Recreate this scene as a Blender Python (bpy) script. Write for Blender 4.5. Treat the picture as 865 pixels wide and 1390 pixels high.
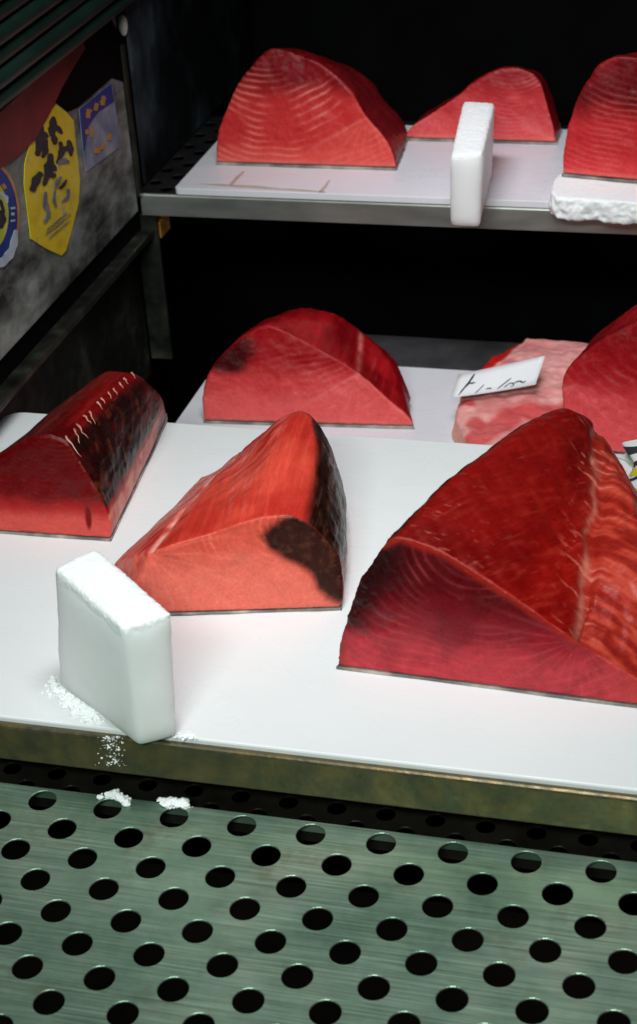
import bpy, bmesh, math, random
import numpy as np
from mathutils import Vector, Matrix

for o in list(bpy.data.objects):
    bpy.data.objects.remove(o)
scene = bpy.context.scene
COL = scene.collection
random.seed(7)
R = math.radians

# ------------------------------------------------------------------ camera
PITCH, YAW, ROLL = R(29.3036), R(-17.2902), R(4.2762)
FPX = 2567.8                                   # focal length in photograph pixels (865 x 1390)
TILT = R(3.736)                                # the drain plate slopes gently towards the viewer
PLATE0 = Vector((0, 0, -0.066))                # one hole centre of the drain plate
fwd = Vector((math.sin(YAW) * math.cos(PITCH), math.cos(YAW) * math.cos(PITCH), -math.sin(PITCH)))
r0 = Vector((math.cos(YAW), -math.sin(YAW), 0))
d0 = fwd.cross(r0)
rgt = r0 * math.cos(ROLL) + d0 * math.sin(ROLL)
dwn = d0 * math.cos(ROLL) - r0 * math.sin(ROLL)
CAM = PLATE0 - (rgt * -0.237687 + dwn * 0.276687 + fwd * 1.628189)
cd = bpy.data.cameras.new('camera')
cam = bpy.data.objects.new('camera', cd)
COL.objects.link(cam)
M = Matrix((rgt, -dwn, -fwd)).transposed().to_4x4()
M.translation = CAM
cam.matrix_world = M
cd.sensor_fit = 'VERTICAL'
cd.sensor_height = 36.0
cd.sensor_width = 24.0
cd.lens = FPX / 1390 * 36
cd.shift_y = -45.0 / 1390
cd.clip_start = 0.05
cd.clip_end = 100
cd.dof.use_dof = True
cd.dof.focus_distance = 1.80
cd.dof.aperture_fstop = 10
scene.camera = cam

# ------------------------------------------------------------------ world, lamps, exposure
w = bpy.data.worlds.new('World')
scene.world = w
w.use_nodes = True
bg = w.node_tree.nodes['Background']
bg.inputs[0].default_value = (0.35, 0.5, 0.5, 1)
bg.inputs[1].default_value = 0.006
scene.view_settings.view_transform = 'Standard'
scene.view_settings.look = 'None'
scene.view_settings.exposure = 0
scene.view_settings.gamma = 1


def area(name, loc, target, sx, sy, power, col, spread=180):
    l = bpy.data.lights.new(name, 'AREA')
    l.shape = 'RECTANGLE'
    l.size, l.size_y = sx, sy
    l.energy = power
    l.color = col
    l.spread = R(spread)
    o = bpy.data.objects.new(name, l)
    COL.objects.link(o)
    o.location = loc
    o.rotation_euler = (Vector(target) - Vector(loc)).to_track_quat('-Z', 'Y').to_euler()
    return o


# shaded stall lamps hanging above the counter, out of the picture
area('stall_lamp', (0.36, 0.02, 1.45), (0.16, 0.34, 0.0), 0.50, 0.30, 2.7, (0.985, 0.985, 1.0), 72)
area('case_lamp', (0.12, 0.60, 0.95), (0.22, 1.10, 0.10), 0.36, 0.12, 0.72, (0.97, 0.94, 1.0), 66)
area('aisle_lamp', (0.45, -1.75, 1.65), (0.18, 0.2, 0.0), 1.0, 0.25, 7.2, (0.86, 1.0, 0.95), 72)


# ------------------------------------------------------------------ measuring helpers: photo pixel -> point on a real plane
def ray(px, py):
    return (rgt * ((px - 432.5) / FPX) + dwn * ((py - 650.0) / FPX) + fwd)


def G(px, py, z):
    d = ray(px, py)
    t = (z - CAM.z) / d.z
    return CAM + d * t


def PX(px, py, x):
    d = ray(px, py)
    return CAM + d * ((x - CAM.x) / d.x)


def PY(px, py, y):
    d = ray(px, py)
    return CAM + d * ((y - CAM.y) / d.y)


def VP(px, py, a, b, lean=0.0):
    """point on the upright plane through ground points a, b; lean tips its top backwards"""
    u = (b - a).normalized()
    n = Vector((-u.y, u.x, 0)).normalized()      # pointing away from the viewer
    n = (n - Vector((0, 0, lean))).normalized()
    d = ray(px, py)
    t = (a - CAM).dot(n) / d.dot(n)
    return CAM + d * t


# ------------------------------------------------------------------ numpy noise
def _h(ix, iy, iz, seed):
    n = (ix * 374761393 + iy * 668265263 + iz * 2147483647 + seed * 974634777) & 0xffffffff
    n = ((n ^ (n >> 13)) * 1274126177) & 0xffffffff
    n = n ^ (n >> 16)
    return (n & 0xffff) / 65535.0


def vnoise(P, seed=0):
    F = np.floor(P)
    f = P - F
    f = f * f * (3 - 2 * f)
    I = F.astype(np.int64)
    out = 0
    for dx in (0, 1):
        wx = f[:, 0] if dx else 1 - f[:, 0]
        for dy in (0, 1):
            wy = f[:, 1] if dy else 1 - f[:, 1]
            for dz in (0, 1):
                wz = f[:, 2] if dz else 1 - f[:, 2]
                out = out + wx * wy * wz * _h(I[:, 0] + dx, I[:, 1] + dy, I[:, 2] + dz, seed)
    return out


def fbm(P, scale, octv=4, seed=0):
    o = 0
    a = 1.0
    t = 0
    for k in range(octv):
        o = o + a * vnoise(P * scale * 2 ** k + 17.3 * k, seed + k)
        t += a
        a *= 0.55
    return o / t


def ss(a, b, x):
    t = np.clip((x - a) / (b - a), 0, 1)
    return t * t * (3 - 2 * t)


def lin(r, g, b):
    f = lambda c: (c / 255 / 12.92) if c / 255 <= 0.04045 else ((c / 255 + 0.055) / 1.055) ** 2.4
    return np.array([f(r), f(g), f(b)])


def mixc(A, B, t):
    t = np.asarray(t)[:, None]
    return A * (1 - t) + np.asarray(B) * t


# ------------------------------------------------------------------ materials
MATS = {}


def new_mat(name):
    m = bpy.data.materials.new(name)
    m.use_nodes = True
    nt = m.node_tree
    b = nt.nodes['Principled BSDF']
    MATS[name] = m
    return m, nt, b


def nd(nt, t, **kw):
    n = nt.nodes.new(t)
    for k, v in kw.items():
        if k in n.inputs:
            n.inputs[k].default_value = v
        else:
            setattr(n, k, v)
    return n


def ramp(nt, fac, stops):
    r = nt.nodes.new('ShaderNodeValToRGB')
    e = r.color_ramp.elements
    while len(e) < len(stops):
        e.new(0.5)
    for q, (p, c) in zip(e, stops):
        q.position = p
        q.color = (*c, 1) if len(c) == 3 else c
    nt.links.new(fac, r.inputs[0])
    return r


def noise_mat(name, stops, scale=8, rough=0.5, metal=0.0, bump=0.0, bscale=60, stretch=(1, 1, 1), rough_var=0.0,
              detail=5, spec=0.5, **kw):
    m, nt, b = new_mat(name)
    tc = nd(nt, 'ShaderNodeTexCoord')
    mp = nd(nt, 'ShaderNodeMapping')
    mp.inputs['Scale'].default_value = stretch
    nt.links.new(tc.outputs['Object'], mp.inputs[0])
    n = nd(nt, 'ShaderNodeTexNoise', Scale=scale, Detail=detail, Roughness=0.62)
    nt.links.new(mp.outputs[0], n.inputs['Vector'])
    r = ramp(nt, n.outputs['Fac'], stops)
    nt.links.new(r.outputs[0], b.inputs['Base Color'])
    b.inputs['Roughness'].default_value = rough
    b.inputs['Metallic'].default_value = metal
    b.inputs['Specular IOR Level'].default_value = spec
    if rough_var:
        n3 = nd(nt, 'ShaderNodeTexNoise', Scale=scale * 2.3, Detail=5)
        nt.links.new(mp.outputs[0], n3.inputs['Vector'])
        mr = nd(nt, 'ShaderNodeMapRange')
        mr.inputs[1].default_value = 0.3
        mr.inputs[2].default_value = 0.7
        mr.inputs[3].default_value = rough - rough_var
        mr.inputs[4].default_value = rough + rough_var
        nt.links.new(n3.outputs['Fac'], mr.inputs[0])
        nt.links.new(mr.outputs[0], b.inputs['Roughness'])
    if bump:
        n2 = nd(nt, 'ShaderNodeTexNoise', Scale=bscale, Detail=4)
        nt.links.new(mp.outputs[0], n2.inputs['Vector'])
        bp = nd(nt, 'ShaderNodeBump', Strength=bump, Distance=0.002)
        nt.links.new(n2.outputs['Fac'], bp.inputs['Height'])
        nt.links.new(bp.outputs[0], b.inputs['Normal'])
    for k, v in kw.items():
        b.inputs[k].default_value = v
    return m


def flat_mat(name, rgb, rough=0.5, **kw):
    c = lin(*rgb)
    return noise_mat(name, [(0.3, tuple(c * 0.8)), (0.7, tuple(np.minimum(c * 1.1, 1)))], 40, rough, **kw)


def plate_material():
    """brushed, scratched, water-marked stainless sheet"""
    m, nt, b = new_mat('plate_steel')
    tc = nd(nt, 'ShaderNodeTexCoord')
    n = nd(nt, 'ShaderNodeTexNoise', Scale=6, Detail=7, Roughness=0.65)
    nt.links.new(tc.outputs['Object'], n.inputs['Vector'])
    r = ramp(nt, n.outputs['Fac'], [(0.28, (0.09, 0.17, 0.125)), (0.45, (0.21, 0.33, 0.24)), (0.6, (0.32, 0.44, 0.33)), (0.75, (0.42, 0.48, 0.37))])
    # fine scratches in two directions
    sc = None
    for k, (rot, st) in enumerate(((0.25, (6, 260, 1)), (-0.5, (5, 200, 1)), (1.3, (4, 150, 1)))):
        mp = nd(nt, 'ShaderNodeMapping')
        mp.inputs['Rotation'].default_value = (0, 0, rot)
        mp.inputs['Scale'].default_value = st
        nt.links.new(tc.outputs['Object'], mp.inputs[0])
        q = nd(nt, 'ShaderNodeTexNoise', Scale=2.2, Detail=3, Roughness=0.6)
        nt.links.new(mp.outputs[0], q.inputs['Vector'])
        g = nd(nt, 'ShaderNodeMapRange')
        g.inputs[1].default_value, g.inputs[2].default_value = 0.35, 0.68
        g.inputs[3].default_value, g.inputs[4].default_value = 0.93, 1.07
        nt.links.new(q.outputs['Fac'], g.inputs[0])
        if sc is None:
            sc = g.outputs[0]
        else:
            mu = nd(nt, 'ShaderNodeMath', operation='MULTIPLY')
            nt.links.new(sc, mu.inputs[0]); nt.links.new(g.outputs[0], mu.inputs[1])
            sc = mu.outputs[0]
    vm = nd(nt, 'ShaderNodeVectorMath', operation='SCALE')
    nt.links.new(r.outputs[0], vm.inputs[0]); nt.links.new(sc, vm.inputs['Scale'])
    # brown water marks
    n4 = nd(nt, 'ShaderNodeTexNoise', Scale=13, Detail=8, Roughness=0.7)
    nt.links.new(tc.outputs['Object'], n4.inputs['Vector'])
    m4 = nd(nt, 'ShaderNodeMapRange')
    m4.inputs[1].default_value, m4.inputs[2].default_value = 0.56, 0.72
    m4.inputs[4].default_value = 0.55
    nt.links.new(n4.outputs['Fac'], m4.inputs[0])
    mx = nd(nt, 'ShaderNodeMix', data_type='RGBA')
    nt.links.new(m4.outputs[0], mx.inputs[0])
    nt.links.new(vm.outputs[0], mx.inputs[6])
    mx.inputs[7].default_value = (0.17, 0.13, 0.075, 1)
    nt.links.new(mx.outputs[2], b.inputs['Base Color'])
    mr = nd(nt, 'ShaderNodeMapRange')
    mr.inputs[1].default_value, mr.inputs[2].default_value = 0.85, 1.15
    mr.inputs[3].default_value, mr.inputs[4].default_value = 0.34, 0.52
    nt.links.new(sc, mr.inputs[0])
    nt.links.new(mr.outputs[0], b.inputs['Roughness'])
    b.inputs['Metallic'].default_value = 0.75
    bp = nd(nt, 'ShaderNodeBump', Strength=0.10, Distance=0.001)
    nt.links.new(sc, bp.inputs['Height'])
    nt.links.new(bp.outputs[0], b.inputs['Normal'])


def board_material(name, base, pink):
    """white polyethylene with knife scratches, damp patches and faint blood smears"""
    m, nt, b = new_mat(name)
    tc = nd(nt, 'ShaderNodeTexCoord')
    n = nd(nt, 'ShaderNodeTexNoise', Scale=4.5, Detail=6, Roughness=0.6)
    nt.links.new(tc.outputs['Object'], n.inputs['Vector'])
    r = ramp(nt, n.outputs['Fac'], [(0.3, tuple(np.array(base) * 0.95)), (0.7, tuple(base))])
    mp0 = nd(nt, 'ShaderNodeMapping')
    mp0.inputs['Scale'].default_value = (1, 2.4, 1)
    nt.links.new(tc.outputs['Object'], mp0.inputs[0])
    n2 = nd(nt, 'ShaderNodeTexNoise', Scale=9, Detail=7, Roughness=0.65)
    n2.inputs['Distortion'].default_value = 0.6
    nt.links.new(mp0.outputs[0], n2.inputs['Vector'])
    m2 = nd(nt, 'ShaderNodeMapRange')
    m2.inputs[1].default_value, m2.inputs[2].default_value = 0.54, 0.74
    m2.inputs[4].default_value = pink
    nt.links.new(n2.outputs['Fac'], m2.inputs[0])
    mx = nd(nt, 'ShaderNodeMix', data_type='RGBA')
    nt.links.new(m2.outputs[0], mx.inputs[0])
    nt.links.new(r.outputs[0], mx.inputs[6])
    mx.inputs[7].default_value = (0.74, 0.52, 0.48, 1)
    nt.links.new(mx.outputs[2], b.inputs['Base Color'])
    mp = nd(nt, 'ShaderNodeMapping')
    mp.inputs['Rotation'].default_value = (0, 0, 0.5)
    mp.inputs['Scale'].default_value = (5, 220, 1)
    nt.links.new(tc.outputs['Object'], mp.inputs[0])
    q = nd(nt, 'ShaderNodeTexNoise', Scale=2.0, Detail=3)
    nt.links.new(mp.outputs[0], q.inputs['Vector'])
    bp = nd(nt, 'ShaderNodeBump', Strength=0.10, Distance=0.001)
    nt.links.new(q.outputs['Fac'], bp.inputs['Height'])
    nt.links.new(bp.outputs[0], b.inputs['Normal'])
    mr = nd(nt, 'ShaderNodeMapRange')
    mr.inputs[1].default_value, mr.inputs[2].default_value = 0.35, 0.65
    mr.inputs[3].default_value, mr.inputs[4].default_value = 0.16, 0.5
    nt.links.new(n2.outputs['Fac'], mr.inputs[0])
    nt.links.new(mr.outputs[0], b.inputs['Roughness'])
    b.inputs['Specular IOR Level'].default_value = 0.4


# tuna flesh: colours of the meat live in the mesh (muscle bands, bloodline, fat), grain and wet gloss here
def flesh_mat():
    m, nt, b = new_mat('tuna_flesh')
    at = nd(nt, 'ShaderNodeAttribute', attribute_name='meat')
    gr = nd(nt, 'ShaderNodeAttribute', attribute_name='grain')
    tc = nd(nt, 'ShaderNodeTexCoord')
    n = nd(nt, 'ShaderNodeTexNoise', Scale=380, Detail=5, Roughness=0.7)      # muscle fibres, drawn out along the loin
    nt.links.new(gr.outputs['Vector'], n.inputs['Vector'])
    n1 = nd(nt, 'ShaderNodeTexNoise', Scale=70, Detail=6, Roughness=0.7)      # blotches
    nt.links.new(tc.outputs['Object'], n1.inputs['Vector'])

    def rng_(src, a0, a1, b0, b1):
        q = nd(nt, 'ShaderNodeMapRange')
        for i, v in enumerate((a0, a1, b0, b1)):
            q.inputs[i + 1].default_value = v
        nt.links.new(src, q.inputs[0])
        return q.outputs[0]
    f1 = rng_(n.outputs['Fac'], 0.3, 0.7, 0.87, 1.13)
    f2 = rng_(n1.outputs['Fac'], 0.3, 0.7, 0.93, 1.07)
    mu = nd(nt, 'ShaderNodeMath', operation='MULTIPLY')
    nt.links.new(f1, mu.inputs[0]); nt.links.new(f2, mu.inputs[1])
    mx = nd(nt, 'ShaderNodeVectorMath', operation='SCALE')
    nt.links.new(at.outputs['Color'], mx.inputs[0])
    nt.links.new(mu.outputs[0], mx.inputs['Scale'])
    # hair-thin pale connective threads
    n3 = nd(nt, 'ShaderNodeTexNoise', Scale=170, Detail=2)
    nt.links.new(gr.outputs['Vector'], n3.inputs['Vector'])
    th = rng_(n3.outputs['Fac'], 0.66, 0.74, 0.0, 0.35)
    pm = nd(nt, 'ShaderNodeMix', data_type='RGBA')
    nt.links.new(th, pm.inputs[0])
    nt.links.new(mx.outputs[0], pm.inputs[6])
    vs = nd(nt, 'ShaderNodeVectorMath', operation='MULTIPLY_ADD')
    nt.links.new(mx.outputs[0], vs.inputs[0])
    vs.inputs[1].default_value = (1.15, 1.5, 1.5)
    vs.inputs[2].default_value = (0.10, 0.035, 0.03)
    nt.links.new(vs.outputs[0], pm.inputs[7])
    nt.links.new(pm.outputs[2], b.inputs['Base Color'])
    nt.links.new(rng_(n1.outputs['Fac'], 0.3, 0.7, 0.18, 0.46), b.inputs['Roughness'])
    bp = nd(nt, 'ShaderNodeBump', Strength=0.40, Distance=0.0010)
    nt.links.new(n.outputs['Fac'], bp.inputs['Height'])
    bp2 = nd(nt, 'ShaderNodeBump', Strength=0.25, Distance=0.003)
    nt.links.new(n1.outputs['Fac'], bp2.inputs['Height'])
    nt.links.new(bp.outputs[0], bp2.inputs['Normal'])
    nt.links.new(bp2.outputs[0], b.inputs['Normal'])
    b.inputs['Specular IOR Level'].default_value = 0.20
    b.inputs['Subsurface Weight'].default_value = 0.12
    b.inputs['Subsurface Radius'].default_value = (1.0, 0.25, 0.18)
    b.inputs['Subsurface Scale'].default_value = 0.006
    return m


flesh_mat()
board_material('board_white', (0.79, 0.80, 0.81), 0.035)
board_material('board_stained', (0.75, 0.74, 0.79), 0.10)
plate_material()
noise_mat('trough_dark', [(0.35, (0.006, 0.006, 0.006)), (0.7, (0.03, 0.022, 0.018))], 9, 0.6, spec=0.2)
noise_mat('shaded_ledge_steel', [(0.3, (0.02, 0.018, 0.014)), (0.6, (0.06, 0.052, 0.042)), (0.8, (0.12, 0.105, 0.085))], 14, 0.30, 0.8,  # colour darkened to carry the shade below the lip
          bump=0.2, bscale=90, rough_var=0.12)
noise_mat('lip_steel', [(0.28, (0.085, 0.080, 0.050)), (0.46, (0.13, 0.115, 0.065)), (0.6, (0.19, 0.140, 0.062)), (0.76, (0.18, 0.16, 0.105))],
          42, 0.40, 0.75, bump=0.15, bscale=160, rough_var=0.10, detail=7)
noise_mat('shelf_steel', [(0.25, (0.30, 0.31, 0.28)), (0.55, (0.46, 0.46, 0.43)), (0.8, (0.60, 0.60, 0.57))], 12, 0.38, 0.8,
          bump=0.06, bscale=160, stretch=(0.5, 1.5, 1.5), rough_var=0.10)
noise_mat('wall_steel', [(0.36, (0.015, 0.020, 0.017)), (0.45, (0.10, 0.115, 0.105)), (0.56, (0.24, 0.27, 0.25)), (0.70, (0.46, 0.49, 0.47))],
          17, 0.55, 0.15, bump=0.25, bscale=60, stretch=(1, 0.5, 1.0), rough_var=0.15, detail=8)
noise_mat('dark_steel', [(0.32, (0.008, 0.009, 0.008)), (0.55, (0.035, 0.037, 0.028)), (0.75, (0.11, 0.11, 0.085))], 22, 0.5, 0.6,
          bump=0.2, bscale=120, rough_var=0.1)
noise_mat('shelf_mid', [(0.3, (0.045, 0.042, 0.045)), (0.7, (0.09, 0.085, 0.09))], 22, 0.5, 0.3, rough_var=0.08)
noise_mat('dark_sheet', [(0.3, (0.010, 0.010, 0.011)), (0.7, (0.030, 0.029, 0.030))], 22, 0.40, 0.4, rough_var=0.08)
noise_mat('black_paint', [(0.3, (0.0015, 0.0015, 0.0018)), (0.7, (0.004, 0.004, 0.0045))], 10, 0.7, spec=0.04)
noise_mat('smear_reflection', [(0.48, (0.004, 0.005, 0.006)), (0.60, (0.022, 0.030, 0.038)), (0.75, (0.09, 0.11, 0.13))], 5, 0.6, spec=0.15,  # bluish smeared reflection painted into the colour
          stretch=(1, 1.6, 1.0), detail=7)
noise_mat('shutter_green', [(0.3, (0.010, 0.028, 0.022)), (0.7, (0.020, 0.050, 0.040))], 18, 0.42, 0.3, bump=0.1)
noise_mat('red_sheet', [(0.3, (0.05, 0.005, 0.005)), (0.55, (0.18, 0.010, 0.009)), (0.8, (0.32, 0.04, 0.02))], 7, 0.5)
noise_mat('wood_orange', [(0.3, (0.22, 0.09, 0.012)), (0.7, (0.42, 0.19, 0.03))], 30, 0.6, stretch=(1, 1, 4))
noise_mat('knob_white', [(0.3, (0.62, 0.66, 0.58)), (0.7, (0.75, 0.78, 0.70))], 30, 0.4)
noise_mat('ink_black', [(0.3, (0.008, 0.008, 0.010)), (0.7, (0.03, 0.03, 0.04))], 60, 0.6)
noise_mat('ink_faded', [(0.3, (0.10, 0.11, 0.13)), (0.7, (0.26, 0.27, 0.29))], 60, 0.6)
noise_mat('card_white', [(0.3, (0.74, 0.74, 0.77)), (0.7, (0.82, 0.82, 0.84))], 12, 0.5)
noise_mat('sticker_yellow', [(0.28, (0.62, 0.42, 0.02)), (0.5, (0.80, 0.58, 0.015)), (0.60, (0.80, 0.60, 0.03)), (0.72, (0.36, 0.34, 0.26))], 34, 0.5, detail=6)
noise_mat('sticker_blue', [(0.3, (0.004, 0.022, 0.16)), (0.7, (0.010, 0.045, 0.28))], 25, 0.5)
noise_mat('sticker_lavender', [(0.3, (0.10, 0.14, 0.26)), (0.5, (0.22, 0.26, 0.36)), (0.7, (0.34, 0.37, 0.40))], 30, 0.55)
noise_mat('print_orange', [(0.3, (0.45, 0.18, 0.03)), (0.7, (0.60, 0.30, 0.06))], 40, 0.5)
noise_mat('print_yellow', [(0.3, (0.50, 0.38, 0.02)), (0.7, (0.66, 0.52, 0.04))], 40, 0.4)
noise_mat('print_lime', [(0.3, (0.40, 0.42, 0.03)), (0.7, (0.62, 0.60, 0.10))], 40, 0.5)
noise_mat('print_pale', [(0.3, (0.35, 0.42, 0.55)), (0.7, (0.55, 0.62, 0.70))], 40, 0.5)
noise_mat('bone', [(0.3, (0.36, 0.11, 0.07)), (0.55, (0.52, 0.24, 0.17)), (0.8, (0.68, 0.46, 0.38))], 60, 0.38, bump=0.2,
          **{'Subsurface Weight': 0.15, 'Subsurface Scale': 0.003})
noise_mat('tuna_skin', [(0.30, (0.05, 0.05, 0.05)), (0.48, (0.22, 0.19, 0.17)), (0.7, (0.55, 0.46, 0.40))], 28, 0.42, bump=0.25, bscale=150)
noise_mat('bag_clear', [(0.3, (0.55, 0.57, 0.57)), (0.7, (0.75, 0.77, 0.76))], 20, 0.3)


def ice_mat(name, tint):
    m, nt, b = new_mat(name)
    tc = nd(nt, 'ShaderNodeTexCoord')
    n = nd(nt, 'ShaderNodeTexNoise', Scale=14, Detail=5)
    nt.links.new(tc.outputs['Object'], n.inputs['Vector'])
    r = ramp(nt, n.outputs['Fac'], [(0.3, tuple(np.array(tint) * 0.93)), (0.7, tuple(tint))])
    at = nd(nt, 'ShaderNodeAttribute', attribute_name='frost')
    mx = nd(nt, 'ShaderNodeMix', data_type='RGBA')
    nt.links.new(at.outputs['Fac'], mx.inputs[0])
    nt.links.new(r.outputs[0], mx.inputs[6])
    mx.inputs[7].default_value = (0.90, 0.92, 0.92, 1)
    nt.links.new(mx.outputs[2], b.inputs['Base Color'])
    mr = nd(nt, 'ShaderNodeMapRange')
    mr.inputs[3].default_value, mr.inputs[4].default_value = 0.42, 0.85
    nt.links.new(at.outputs['Fac'], mr.inputs[0])
    nt.links.new(mr.outputs[0], b.inputs['Roughness'])
    b.inputs['Specular IOR Level'].default_value = 0.3
    m2 = nd(nt, 'ShaderNodeMapRange')
    m2.inputs[3].default_value, m2.inputs[4].default_value = 1.0, 0.25
    nt.links.new(at.outputs['Fac'], m2.inputs[0])
    nt.links.new(m2.outputs[0], b.inputs['Subsurface Weight'])
    b.inputs['Subsurface Radius'].default_value = (0.9, 1.0, 0.98)
    b.inputs['Subsurface Scale'].default_value = 0.045
    n2 = nd(nt, 'ShaderNodeTexNoise', Scale=160, Detail=4)
    nt.links.new(tc.outputs['Object'], n2.inputs['Vector'])
    bp = nd(nt, 'ShaderNodeBump', Strength=0.10, Distance=0.002)
    nt.links.new(n2.outputs['Fac'], bp.inputs['Height'])
    nt.links.new(bp.outputs[0], b.inputs['Normal'])


ice_mat('dry_ice', (0.955, 0.975, 0.968))
noise_mat('snow', [(0.3, (0.86, 0.88, 0.88)), (0.7, (0.93, 0.94, 0.94))], 150, 0.9, spec=0.1)
noise_mat('frost', [(0.3, (0.84, 0.87, 0.87)), (0.7, (0.93, 0.94, 0.94))], 150, 0.8, bump=0.25, bscale=700, spec=0.2,
          **{'Subsurface Weight': 0.3, 'Subsurface Scale': 0.004})


# ------------------------------------------------------------------ object helpers
def link(name, me, mat=None, parent=None, loc=None):
    o = bpy.data.objects.new(name, me)
    COL.objects.link(o)
    if mat is not None and me is not None:
        me.materials.clear()
        me.materials.append(MATS[mat])
    if loc is not None:
        o.location = loc
    if parent is not None:
        o.parent = parent
    return o


def tag(o, label=None, cat=None, group=None, kind=None):
    if label: o['label'] = label
    if cat: o['category'] = cat
    if group: o['group'] = group
    if kind: o['kind'] = kind
    return o


def empty(name, loc, label, cat, group=None):
    o = bpy.data.objects.new(name, None)
    o.empty_display_size = 0.05
    COL.objects.link(o)
    o.location = loc
    return tag(o, label, cat, group)


def mesh_pts(verts, faces, origin=(0, 0, 0), smooth=False):
    og = Vector(origin)
    me = bpy.data.meshes.new('m')
    me.from_pydata([tuple(Vector(v) - og) for v in verts], [], faces)
    me.update()
    if smooth:
        me.shade_smooth()
    return me


def prism(poly, down, origin=(0, 0, 0), bevel=0.0, seg=2):
    """polygon of 3D points extruded along vector down, with bevelled edges"""
    bm = bmesh.new()
    og = Vector(origin)
    vs = [bm.verts.new(Vector(p) - og) for p in poly]
    f = bm.faces.new(vs)
    g = bmesh.ops.extrude_face_region(bm, geom=[f])
    bmesh.ops.translate(bm, vec=Vector(down), verts=[e for e in g['geom'] if isinstance(e, bmesh.types.BMVert)])
    bmesh.ops.recalc_face_normals(bm, faces=bm.faces)
    if bevel:
        bmesh.ops.bevel(bm, geom=list(bm.edges), offset=bevel, segments=seg, profile=0.5, affect='EDGES', clamp_overlap=True)
    me = bpy.data.meshes.new('m')
    bm.to_mesh(me)
    bm.free()
    return me


def box(x0, x1, y0, y1, z0, z1, origin=(0, 0, 0), bevel=0.0):
    return prism([(x0, y0, z1), (x1, y0, z1), (x1, y1, z1), (x0, y1, z1)], (0, 0, z0 - z1), origin, bevel)


def round_rect(x0, x1, y0, y1, z, rad, n=6):
    pts = []
    for cx, cy, a0 in ((x1 - rad, y1 - rad, 0), (x0 + rad, y1 - rad, 90), (x0 + rad, y0 + rad, 180), (x1 - rad, y0 + rad, 270)):
        for k in range(n + 1):
            a = R(a0 + 90 * k / n)
            pts.append(Vector((cx + rad * math.cos(a), cy + rad * math.sin(a), z)))
    return pts


def extrude_x(profile, x0, x1, nseg=1, origin=(0, 0, 0)):
    """open (y,z) profile swept along x with thickness already in the profile (closed loop)"""
    vs, fs = [], []
    k = len(profile)
    for i in range(nseg + 1):
        x = x0 + (x1 - x0) * i / nseg
        vs += [(x, p[0], p[1]) for p in profile]
    for i in range(nseg):
        for j in range(k):
            a, b_ = i * k + j, i * k + (j + 1) % k
            fs.append((a, a + k, b_ + k, b_))
    fs.append(tuple(range(k)))
    fs.append(tuple(reversed(range(nseg * k, nseg * k + k))))
    return mesh_pts(vs, fs, origin)


def perforated(x0, x1, y0, y1, pitch, dia, thick, phase=(0, 0), seg=24, chamfer=0.00045):
    """sheet in its own xy plane (top at z = 0) with round holes on a 45-degree staggered grid, all real openings"""
    h = pitch / 2
    r = dia / 2
    vs, fs = [], []
    i0, i1 = math.floor((x0 - phase[0]) / h) + 1, math.ceil((x1 - phase[0]) / h) - 1
    j0, j1 = math.floor((y0 - phase[1]) / h) + 1, math.ceil((y1 - phase[1]) / h) - 1
    vid = {}

    def V_(x, y, z):
        k = (round(x * 1e6), round(y * 1e6), round(z * 1e6))
        if k not in vid:
            vid[k] = len(vs)
            vs.append((x, y, z))
        return vid[k]
    # square cells centred on each grid node of spacing h; a node with i+j even carries a hole
    q = seg // 4
    for i in range(i0, i1 + 1):
        for j in range(j0, j1 + 1):
            cx, cy = phase[0] + i * h, phase[1] + j * h
            hx, hy = h / 2, h / 2
            if (i + j) % 2:
                ring = []
                for s in range(4):
                    for k in range(q):
                        t = -1 + 2 * k / q
                        ring.append([(hx, t * hy), (-t * hx, hy), (-hx, -t * hy), (t * hx, -hy)][s])
                fs.append([V_(cx + a, cy + b_, 0) for a, b_ in ring])
                continue
            outer, c1, c2, c3 = [], [], [], []
            for s in range(4):
                for k in range(q):
                    t = -1 + 2 * k / q
                    a, b_ = [(hx, t * hy), (-t * hx, hy), (-hx, -t * hy), (t * hx, -hy)][s]
                    an = math.atan2(b_, a)
                    outer.append(V_(cx + a, cy + b_, 0))
                    rr = r + chamfer
                    if rr > h / 2:
                        rr = min(rr, 0.98 * math.hypot(a, b_))
                    c1.append(V_(cx + rr * math.cos(an), cy + rr * math.sin(an), 0))
                    c2.append(V_(cx + r * math.cos(an), cy + r * math.sin(an), -chamfer * 0.8))
                    c3.append(V_(cx + r * math.cos(an), cy + r * math.sin(an), -thick))
            m = len(outer)
            for k in range(m):
                e = (k + 1) % m
                fs.append((outer[k], outer[e], c1[e], c1[k]))
                fs.append((c1[k], c1[e], c2[e], c2[k]))
                fs.append((c2[k], c2[e], c3[e], c3[k]))
    ex = (phase[0] + (i0 - .5) * h, phase[0] + (i1 + .5) * h, phase[1] + (j0 - .5) * h, phase[1] + (j1 + .5) * h)
    # turned-down rim round the sheet
    X0, X1, Y0, Y1 = ex
    b0 = len(vs)
    vs += [(X0, Y0, 0), (X1, Y0, 0), (X1, Y1, 0), (X0, Y1, 0), (X0, Y0, -0.012), (X1, Y0, -0.012), (X1, Y1, -0.012), (X0, Y1, -0.012)]
    for k in range(4):
        fs.append((b0 + k, b0 + (k + 1) % 4, b0 + 4 + (k + 1) % 4, b0 + 4 + k))
    me = mesh_pts(vs, fs)
    return me


# ================================================================== SETTING
Z_MID, Z_UP = -0.12, 0.10
BOARD_F = G(432, 1022, 0.0).y                     # front edge of the front board
BOARD_B = G(432, 587, 0.0).y
LIP_Y = BOARD_F - 0.008
XL_BOARD = G(2, 575, 0.0).x - 0.006

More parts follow.
